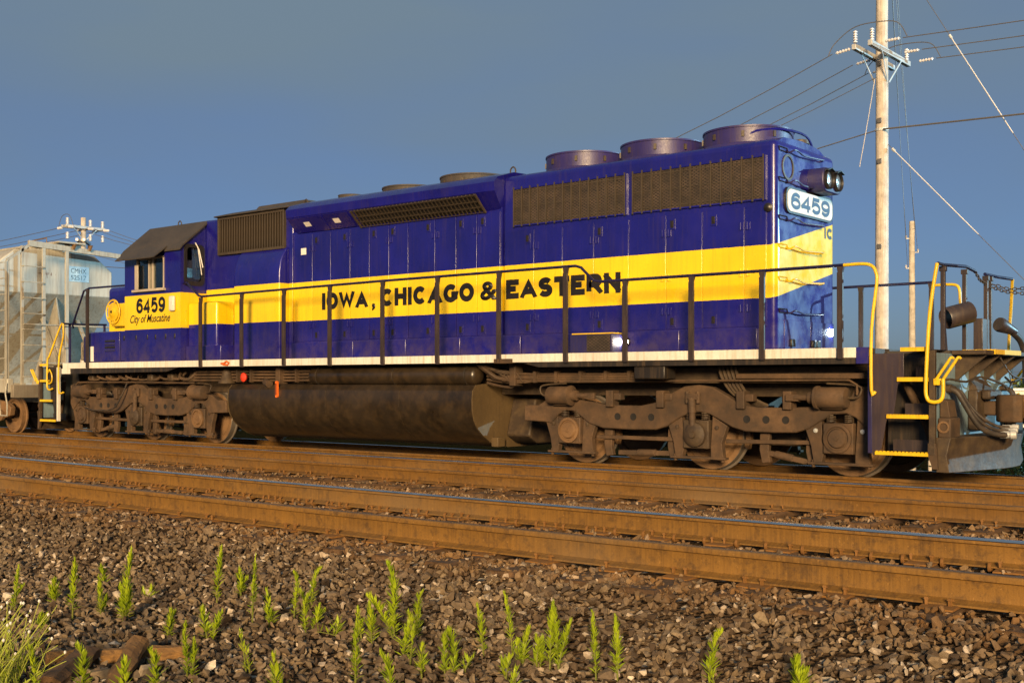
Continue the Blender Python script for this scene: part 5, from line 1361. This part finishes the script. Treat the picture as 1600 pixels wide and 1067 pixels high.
pole(P4[0], P4[1], 2.2, .12, .09, 'small far pole low on the horizon between the end rails')

def wire(label, a, b, sag, r, m='wire', group='overhead wires', name='overhead_wire'):
    a, b = Vector(a), Vector(b); n = 22
    pts = [a.lerp(b, i / n) - Vector((0, 0, 4 * sag * (i / n) * (1 - i / n))) for i in range(n + 1)]
    mb = MB(); mb.tube([p - pts[0] for p in pts], r, 5)
    o = mb.build(name, M[m], None, smooth=60); o.location = pts[0]
    tag(o, label, 'wire', group); return o
for k, (y, w) in enumerate(zip((-1.12, .12, 1.12), ('lowest', 'middle', 'highest'))):
    y3 = (-.85, .1, .85)[k]
    nm = ('nearest', 'middle', 'farthest')[k]
    wire('%s of the three wires sloping from the tall pole crossarm down behind the hood' % nm, (PX - .8, PY + y, 9.22), (P3[0] + .7, P3[1] + y3, 7.95), 2.9, .011)
    wire('%s of the three wires leaving the tall pole crossarm towards the right' % nm, (PX + .95, PY + y, 9.30), (PX + 40, PY + y, 9.4), .5, .012)
    wire('%s of the three wires running left from the distant pole over the hopper car' % nm, (P3[0] - .7, P3[1] + y3, 8.0), (P3[0] - 45, P3[1] + y3, 8.6), .6, .014)
wire('thick dark cable leaving the tall pole at mid height to the right', (PX + .1, PY - .17, 7.43), (PX + 40, PY - .17, 7.5), .35, .022)
wire('dark cable running from the tall pole mid height down to the hood roof line', (PX - .1, PY - .17, 7.42), (P3[0] + .1, P3[1] - .1, 6.4), 1.3, .015)
wire('single thin wire leaving the tall pole below its crossarm to the left', (PX - .1, PY - .17, 8.72), (P3[0] + .1, P3[1] - .1, 7.0), 2.7, .009)
for k, (z, x, zt, nm) in enumerate(((7.5, -.2, 12.6, 'left'), (6.2, -.15, 12.3, 'centre left'), (6.9, .2, 12.4, 'centre right'), (7.9, .1, 12.9, 'right'))):
    wire('%s of the fine steep wires between the tall pole and the shorter pole' % nm, (PX + .12 + .03 * k, PY + .1, zt), (P2[0] + x, P2[1] + x * .7, z), .3, .008, 'wirelight', 'steep wires')
wire('taut guy wire running from the tall pole top down past the right frame edge', (PX + .1, PY, 12.2), (PX + 7.6, PY, -.9), 0, .008, 'wire', 'guy wires', 'guy_wire')
wire('taut guy wire from the middle of the tall pole down to the right', (PX + .15, PY, 7.08), (PX + 7.4, PY, -.9), 0, .008, 'wire', 'guy wires', 'guy_wire')
def seg(label, a, b, f0, f1, r):
    a, b = Vector(a), Vector(b); p, q = a.lerp(b, f0), a.lerp(b, f1)
    o = MB().cyl((0, 0, 0), q - p, r, 8).build('guy_sleeve', M['wirelight'], None, smooth=50); o.location = p
    MB().lathe((0, 0, 0), q - p, [(-.06, .012), (-.05, .035), (.05, .035), (.06, .012)], 8).build('clamp', M['galv'], o)
    tag(o, label, 'sleeve', 'guy sleeves')
seg('pale sleeve on the upper guy wire', (PX + .1, PY, 12.2), (PX + 7.6, PY, -.9), .21, .40, .014)
seg('pale sleeve on the lower guy wire', (PX + .15, PY, 7.08), (PX + 7.4, PY, -.9), .02, .30, .013)
wire('short loose wire end hanging from the tall pole below its crossarm', (PX - .12, PY - .15, 8.72), (PX - .45, PY - .30, 6.55), .05, .009, 'wirelight', 'loose wires', 'loose_wire')
wire('faint level wire low on the horizon behind the end rails', (-40, 75, 2.3), (14, 75, 2.3), .3, .012)

# ---- yard floodlight mast (beyond the right edge of the picture) whose cold light rakes the locomotive end
FM = (40.0, 29.0)
zf = float(gz(FM[1]))
fm = empty('floodlight_mast', (FM[0], FM[1], zf)); tag(fm, 'grey steel yard floodlight mast with one lit cold white lamp', 'lamp')
MB().tube([(0, 0, 0), (0, 0, 8.5 - zf)], [.16, .09], 12).build('mast', M['galv'], fm, smooth=50)
MB().box(-.35, .1, -.2, .2, 8.2 - zf, 8.5 - zf).build('lamp_housing', M['galv'], fm, bevel=.03)
MB().box(-.37, -.351, -.16, .16, 8.22 - zf, 8.46 - zf).build('lamp_glass', M['lit_cool'], fm)
ll = bpy.data.lights.new('floodlight', 'SPOT')
ll.energy = 60000; ll.color = (.42, .80, 1.0); ll.spot_size = R(80); ll.spot_blend = .3; ll.shadow_soft_size = .15
lo = bpy.data.objects.new('floodlight', ll); COL.objects.link(lo)
lo.parent = fm; lo.location = (-.5, 0, 8.3 - zf)
lo.rotation_euler = (Vector((FM[0] - .5, FM[1], 8.3)) - Vector((2., 3., 4.0))).to_track_quat('Z', 'Y').to_euler()

# ================================================================== FAR BACKGROUND
def leaf_cloud(n, rx, ry, rz, size, seed, zc):
    r = np.random.default_rng(seed); mb = MB()
    lobes = r.normal(size=(7, 3)) * (.45, .45, .38)
    for i in range(n):
        c = lobes[r.integers(7)]; p = c + r.normal(size=3) * .33
        p = p * (rx, ry, rz); p[2] = max(p[2] + zc, .05)
        a = r.normal(size=3); a /= np.linalg.norm(a); b = np.cross(a, r.normal(size=3)); b /= np.linalg.norm(b)
        s = size * r.uniform(.6, 1.4)
        mb.add([p - a * s, p + b * s * .5, p + a * s, p - b * s * .5], [(0, 1, 2, 3)])
    return mb
BL = ['low dark bush below the coupler, nearest the rail', 'dark bush beside the far rail, right of the coupler', 'dark bush rising behind the snow plow']
for k, (x, y, rx, h) in enumerate(((9.6, 3.6, .9, .55), (10.6, 4.6, 1.0, .7), (8.6, 4.4, 1.2, .6))):
    b = empty('bush', (x, y, float(gz(y)))); tag(b, BL[k], 'bush', 'bushes beyond the track')
    leaf_cloud(900, rx, rx * .8, h, .05, 30 + k, h * .6).build('foliage', M['bush'], b)
    MB().tube([(0, 0, 0), (.05, 0, h * .5), (.1, .05, h)], [.03, .02, .01], 6).build('stem', M['stem'], b)
def DP(u, D):   # point at view depth D for a bearing given as a fraction of the focal length
    r = u * D; return (CX - D * math.sin(TH) + r * math.cos(TH), CY + D * math.cos(TH) + r * math.sin(TH))
x, y = DP(.455, 150)
wb = empty('low_building', (x, y, -5.0)); tag(wb, 'long low white building on the horizon at the right edge', 'building')
wb.rotation_euler.z = .55
MB().box(-9, 40, -6, 6, 0, 5.2).build('wall', M['white'], wb)
MB().box(-9.3, 40.3, -6.3, 6.3, 5.2, 5.5).build('roof', M['galv'], wb)
for i in range(10):
    MB().box(-7 + 4.5 * i, -5 + 4.5 * i, -6.05, -5.98, 2.6, 4.0).build('window', M['glass'], wb)
for k, (u, D, h, w) in enumerate(((.432, 190, 6.6, 4.5), (.445, 195, 6.9, 5), (.462, 200, 6.4, 5), (.48, 198, 7.0, 5))):
    x, y = DP(u, D); z = -4.8
    tr = empty('tree', (x, y, z)); tag(tr, ('dark rounded tree at the left of the tree row behind the white building', 'taller dark tree, second in the row behind the white building', 'dark tree, third in the row behind the white building', 'dark tree, last in the row behind the white building')[k], 'tree', 'trees on the horizon')
    leaf_cloud(700, w * .6, w * .6, h * .35, .35, 50 + k, h * .6).build('crown', M['bush'], tr)
    tk_ = MB().tube([(0, 0, 0), (.1, 0, h * .3), (.2, .1, h * .7)], [.25, .18, .06], 8)
    for q in range(4): tk_.tube([(.1, 0, h * .35), (math.cos(q * 1.6) * w * .25, math.sin(q * 1.6) * w * .25, h * .62)], [.1, .04], 6)
    tk_.build('trunk', M['polewood'], tr, smooth=50)

# ================================================================== WEEDS AND WOOD
def weed(i, x, y, h, kind, label):
    r = random.Random(100 + i); z = float(gz(y)) - .01
    t = empty('weed', (x, y, z)); tag(t, label, 'weed', 'weeds growing in the ballast')
    st, lf = MB(), MB()
    h *= 1.1
    stems = (r.choice((1, 1, 2)) if kind == 't' else (4 if kind == 'b' else 2))
    wd = r.uniform(.75, 1.25); dens = r.uniform(.7, 1.15)
    for k in range(stems):
        hh = h * (1 if k == 0 else r.uniform(.45, .85))
        lx, ly = r.uniform(-.04, .04) + (r.uniform(-.08, .08) * h / .3 if k else 0), r.uniform(-.05, .05) + (r.uniform(-.1, .1) if k else 0)
        bx, by = (r.uniform(-.03, .03), r.uniform(-.03, .03)) if k else (0, 0)
        n = 8
        nod = r.choice((0, 0, 0, .03, .05)) * hh / .3; na = r.uniform(0, 6.28)
        P = [Vector((bx + lx * (q / n) ** 1.6 + nod * math.cos(na) * max(0, q / n - .7) / .3, by + ly * (q / n) ** 1.6 + nod * math.sin(na) * max(0, q / n - .7) / .3, hh * q / n - nod * .5 * max(0, q / n - .85) / .15)) for q in range(n + 1)]
        st.tube(P, [.0042 * (1 - .7 * q / n) + .0012 for q in range(n + 1)], 5)
        m = int(135 * dens * hh / .28) if kind != 's' else int(36 * hh / .2)
        for q in range(m):
            f = r.uniform(.06, 1) ** .72
            p = P[0].lerp(P[-1], 0); i0 = min(int(f * n), n - 1); p = P[i0].lerp(P[i0 + 1], f * n - i0)
            a = q * 2.399 + r.uniform(-.4, .4)
            env = .022 + .040 * math.sin(math.pi * min(1, .18 + .80 * f)) ** .8
            ln = wd * env * r.uniform(.6, 1.3) * (1.15 if kind == 's' else 1)
            el = .50 + .85 * f + r.uniform(-.2, .2)
            d = Vector((math.cos(a) * math.cos(el), math.sin(a) * math.cos(el), math.sin(el)))
            sd = Vector((-math.sin(a), math.cos(a), 0)) * ln * r.uniform(.075, .115)
            mid = p + d * ln * .5 + Vector((0, 0, -.002)); tip = p + d * ln + Vector((0, 0, -ln * .18 * (1 - f)))
            lf.add([p, mid + sd, tip, mid - sd], [(0, 1, 2, 3)])
    st.build('stem', M['stem'], t, smooth=50); lf.build('leaves', M['leaf'], t)
WE = [
    (7.25, -11.23, 0.298, 'm', 'two-stemmed weed at the left frame edge, above the dry stalks'),
    (7.17, -10.89, 0.157, 't', 'short weed just left of the tall weed near the left edge'),
    (7.77, -11.11, 0.364, 't', 'tall full weed, third from the left edge'),
    (7.86, -10.96, 0.253, 't', 'slim upright weed in front of a smaller one, left of the bushy weed'),
    (7.06, -10.44, 0.146, 't', 'small weed behind the slim upright weed, left of the bushy weed'),
    (8.14, -10.97, 0.437, 'b', 'bushy many-stemmed weed, the widest at the left'),
    (7.7, -10.48, 0.081, 's', 'tiny weed right of the bushy many-stemmed weed'),
    (8.78, -11.08, 0.189, 'm', 'curved weed growing just behind the right end of the wood beam'),
    (7.91, -11.41, 0.108, 'b', 'low spreading weed behind the dry stalks'),
    (9.44, -12.27, 0.262, 't', 'bright weed tip among the dry stalks at the bottom edge'),
    (9.5, -12.07, 0.242, 't', 'narrow bright weed in front of the wood beam'),
    (9.71, -11.98, 0.18, 's', 'pale weed tip in front of the yellowish wood scrap'),
    (9.84, -11.87, 0.224, 't', 'drooping bright weed at the bottom edge, right of the wood scraps'),
    (9.7, -11.59, 0.309, 'm', 'full weed standing off the right end of the wood beam'),
    (8.31, -10.37, 0.371, 't', 'lone tall weed with nodding tip, highest in the left half'),
    (9.01, -10.96, 0.203, 'm', 'weed with two stems below the lone tall nodding weed'),
    (8.26, -10.13, 0.169, 't', 'small slim weed behind the broad tall weed left of centre'),
    (8.89, -10.53, 0.397, 't', 'broad tall weed left of centre, beside a smaller slim one'),
    (9.05, -10.51, 0.2, 'm', 'short weed just right of the broad tall weed left of centre'),
    (9.09, -10.36, 0.308, 't', 'left tall weed of the dense group left of centre'),
    (8.98, -10.12, 0.256, 't', 'right tall weed of the dense group left of centre'),
    (9.42, -10.55, 0.251, 't', 'front weed of the dense group left of centre'),
    (9.39, -10.44, 0.133, 'm', 'short weed at the right foot of the dense group left of centre'),
    (9.81, -11.3, 0.228, 's', 'pale sparse weed with wide leaves below the broad tall weed'),
    (9.6, -10.47, 0.084, 's', 'tiny yellowish weed right of the dense group left of centre'),
    (10.47, -11.13, 0.318, 't', 'bent slim weed reaching the bottom edge left of centre'),
    (9.81, -10.46, 0.188, 't', 'left weed of a close pair just left of the tallest centre weed'),
    (9.97, -10.53, 0.239, 't', 'right weed of a close pair just left of the tallest centre weed'),
    (10.35, -11.53, 0.209, 's', 'fan of bright leaves at the bottom edge, left of centre'),
    (10.01, -10.39, 0.439, 't', 'tallest weed at centre with a nodding tip'),
    (10.11, -10.3, 0.279, 't', 'second tall weed at centre, right of the nodding one'),
    (10.66, -10.35, 0.267, 't', 'slim weed alone right of centre, left of the tall group'),
    (10.8, -10.27, 0.333, 't', 'tall weed leading the group right of centre'),
    (10.96, -10.38, 0.194, 'm', 'leafy weed at the right foot of the tall weed right of centre'),
    (11.14, -10.38, 0.33, 't', 'left one of two tall parallel weeds right of centre'),
    (11.18, -10.36, 0.323, 't', 'right one of two tall parallel weeds right of centre'),
    (11.06, -10.39, 0.168, 'm', 'low leafy weed left of the two tall parallel weeds'),
    (11.44, -10.39, 0.326, 't', 'left one of two thin single weeds on bare ballast'),
    (11.53, -10.33, 0.3, 't', 'right one of two thin single weeds on bare ballast'),
    (10.3, -10.61, 0.176, 't', 'left of two slim weeds in front of the tallest centre weed'),
    (10.42, -10.68, 0.211, 't', 'right of two slim weeds in front of the tallest centre weed'),
    (10.62, -10.8, 0.184, 'm', 'bushy front weed below the second tall centre weed'),
    (10.71, -10.72, 0.21, 'm', 'bushy weed between the centre group and the lone slim weed'),
    (10.64, -10.56, 0.189, 't', 'slim weed behind the bushy weed right of the centre group'),
    (10.75, -10.61, 0.088, 's', 'tiny weed right of the bushy weed at centre'),
    (10.74, -11.14, 0.214, 't', 'bright leaning weed at the bottom edge near centre'),
    (11.18, -10.71, 0.127, 's', 'tiny fan weed at the bottom edge right of centre'),
    (11.04, -10.62, 0.141, 's', 'tiny thin weed at the bottom edge below the tall weed right of centre'),
    (11.96, -10.17, 0.258, 't', 'tall thin weed alone at the lower right'),
    (12.01, -10.19, 0.118, 's', 'tiny weed at the foot of the thin weed at the lower right'),
    (12.41, -10.1, 0.166, 'b', 'rightmost small bushy weed at the bottom edge'),
]
for i, (x, y, h, k, lb) in enumerate(WE): weed(i, x, y, h, k, lb)

# dry stalk clump at the lower left
DC = (9.16, -12.32)
dc = empty('dry_weed', (DC[0], DC[1], float(gz(DC[1])) - .02)); tag(dc, 'clump of pale dry stalks leaning right at the lower left corner', 'weed')
r = random.Random(9)
dry = MB(); heads = MB(); lv = MB()
for k in range(80):
    a = r.uniform(0, math.tau); b0 = Vector((r.uniform(-.26, .12), r.uniform(-.22, .12), 0))
    h = r.uniform(.16, .47); ld = Vector((.776, .631, 0)) * r.uniform(-.06, .30) + Vector((r.uniform(-.05, .05), r.uniform(-.05, .05), 0))
    P = [b0 + ld * (q / 6) ** 1.3 + Vector((0, 0, h * (q / 6) ** .92)) for q in range(7)]
    dry.tube(P, [.0036 * (1 - .5 * q / 6) for q in range(7)], 5)
    if k % 2 == 0:
        tp_ = P[-1]; heads.lathe(tp_, (0, 0, 1), [(-.006, .001), (0, .006), (.006, .007), (.012, .002)], 6)
        br = P[4]; dry.tube([br, br + Vector((r.uniform(-.03, .03), r.uniform(-.03, .03), .05))], .0014, 4)
    for q in range(4):
        f = r.uniform(.1, .7); p = P[0].lerp(P[-1], f); d = Vector((r.uniform(-1, 1), r.uniform(-1, 1), 1.2)).normalized() * r.uniform(.03, .06)
        sd = d.cross(Vector((0, 0, 1))).normalized() * .003
        lv.add([p, p + d * .5 + sd, p + d, p + d * .5 - sd], [(0, 1, 2, 3)])
dry.build('stalks', M['drystem'], dc, smooth=50); tag(heads.build('seed_heads', M['plate'], dc), kind='stuff'); lv.build('leaves', M['leaf'], dc)

def timber(name, label, pts, w, h, seed, m='oldwood'):
    """rough split piece: a box swept along pts with ragged sides"""
    r = random.Random(seed); P = [Vector(p) for p in pts]; n = 10; mb = MB(); o0 = P[0].copy()
    ring = 8
    for i in range(n + 1):
        f = i / n * (len(P) - 1); k = min(int(f), len(P) - 2); c = P[k].lerp(P[k + 1], f - k) - o0
        d = (P[k + 1] - P[k]).normalized(); s = d.cross(Vector((0, 0, 1))).normalized(); u = s.cross(d)
        for q in range(ring):
            t = math.tau * q / ring + .39; e = max(abs(math.cos(t)), abs(math.sin(t)))
            mb.v.append(c + s * math.cos(t) / e * w / 2 * r.uniform(.82, 1.12) + u * math.sin(t) / e * h / 2 * r.uniform(.82, 1.12) + d * r.uniform(-.02, .02))
    for i in range(n):
        for q in range(ring): mb.f.append((i * ring + q, i * ring + (q + 1) % ring, (i + 1) * ring + (q + 1) % ring, (i + 1) * ring + q))
    mb.f += [tuple(range(ring)), tuple(range(n * ring, (n + 1) * ring))]
    mb.v = [tuple(v) for v in mb.v]
    o = mb.build(name, M[m]); o.location = o0; tag(o, label, 'wood', 'scraps of old timber'); return o
zg = -.36
timber('wood_beam', 'long weathered brown beam lying across the lower left ballast', [(8.80, -11.86, zg + .05), (9.30, -11.29, zg + .055)], .10, .10, 1)
timber('wood_scrap', 'short splintered yellowish wood scrap leaning against the weathered beam', [(9.60, -12.0, zg + .0), (9.12, -11.50, zg + .13)], .11, .07, 2)
timber('wood_scrap', 'dark rotten wood scrap under the dry stalks', [(9.25, -12.10, zg + .03), (8.97, -11.72, zg + .09)], .14, .10, 3, 'tie')
for k, (x, y, s, lb) in enumerate(((9.30, -11.86, .085, 'brown angular rock between the wood scraps'), (9.45, -11.66, .075, 'pale pitted rock right of the yellowish wood scrap'))):
    v, f = hull_stone(200 + k)
    me = bpy.data.meshes.new('rock'); me.from_pydata([tuple(q * s * np.array((.8, 1.1, 1.2))) for q in v], [], [tuple(int(i) for i in q) for q in f])
    at = me.attributes.new('tone', 'FLOAT', 'POINT'); at.data.foreach_set('value', np.full(len(v), (.75, .93)[k], np.float32))
    o = link('rock', me, M['stone'], None, (x, y, zg + .05)); tag(o, lb, 'rock')
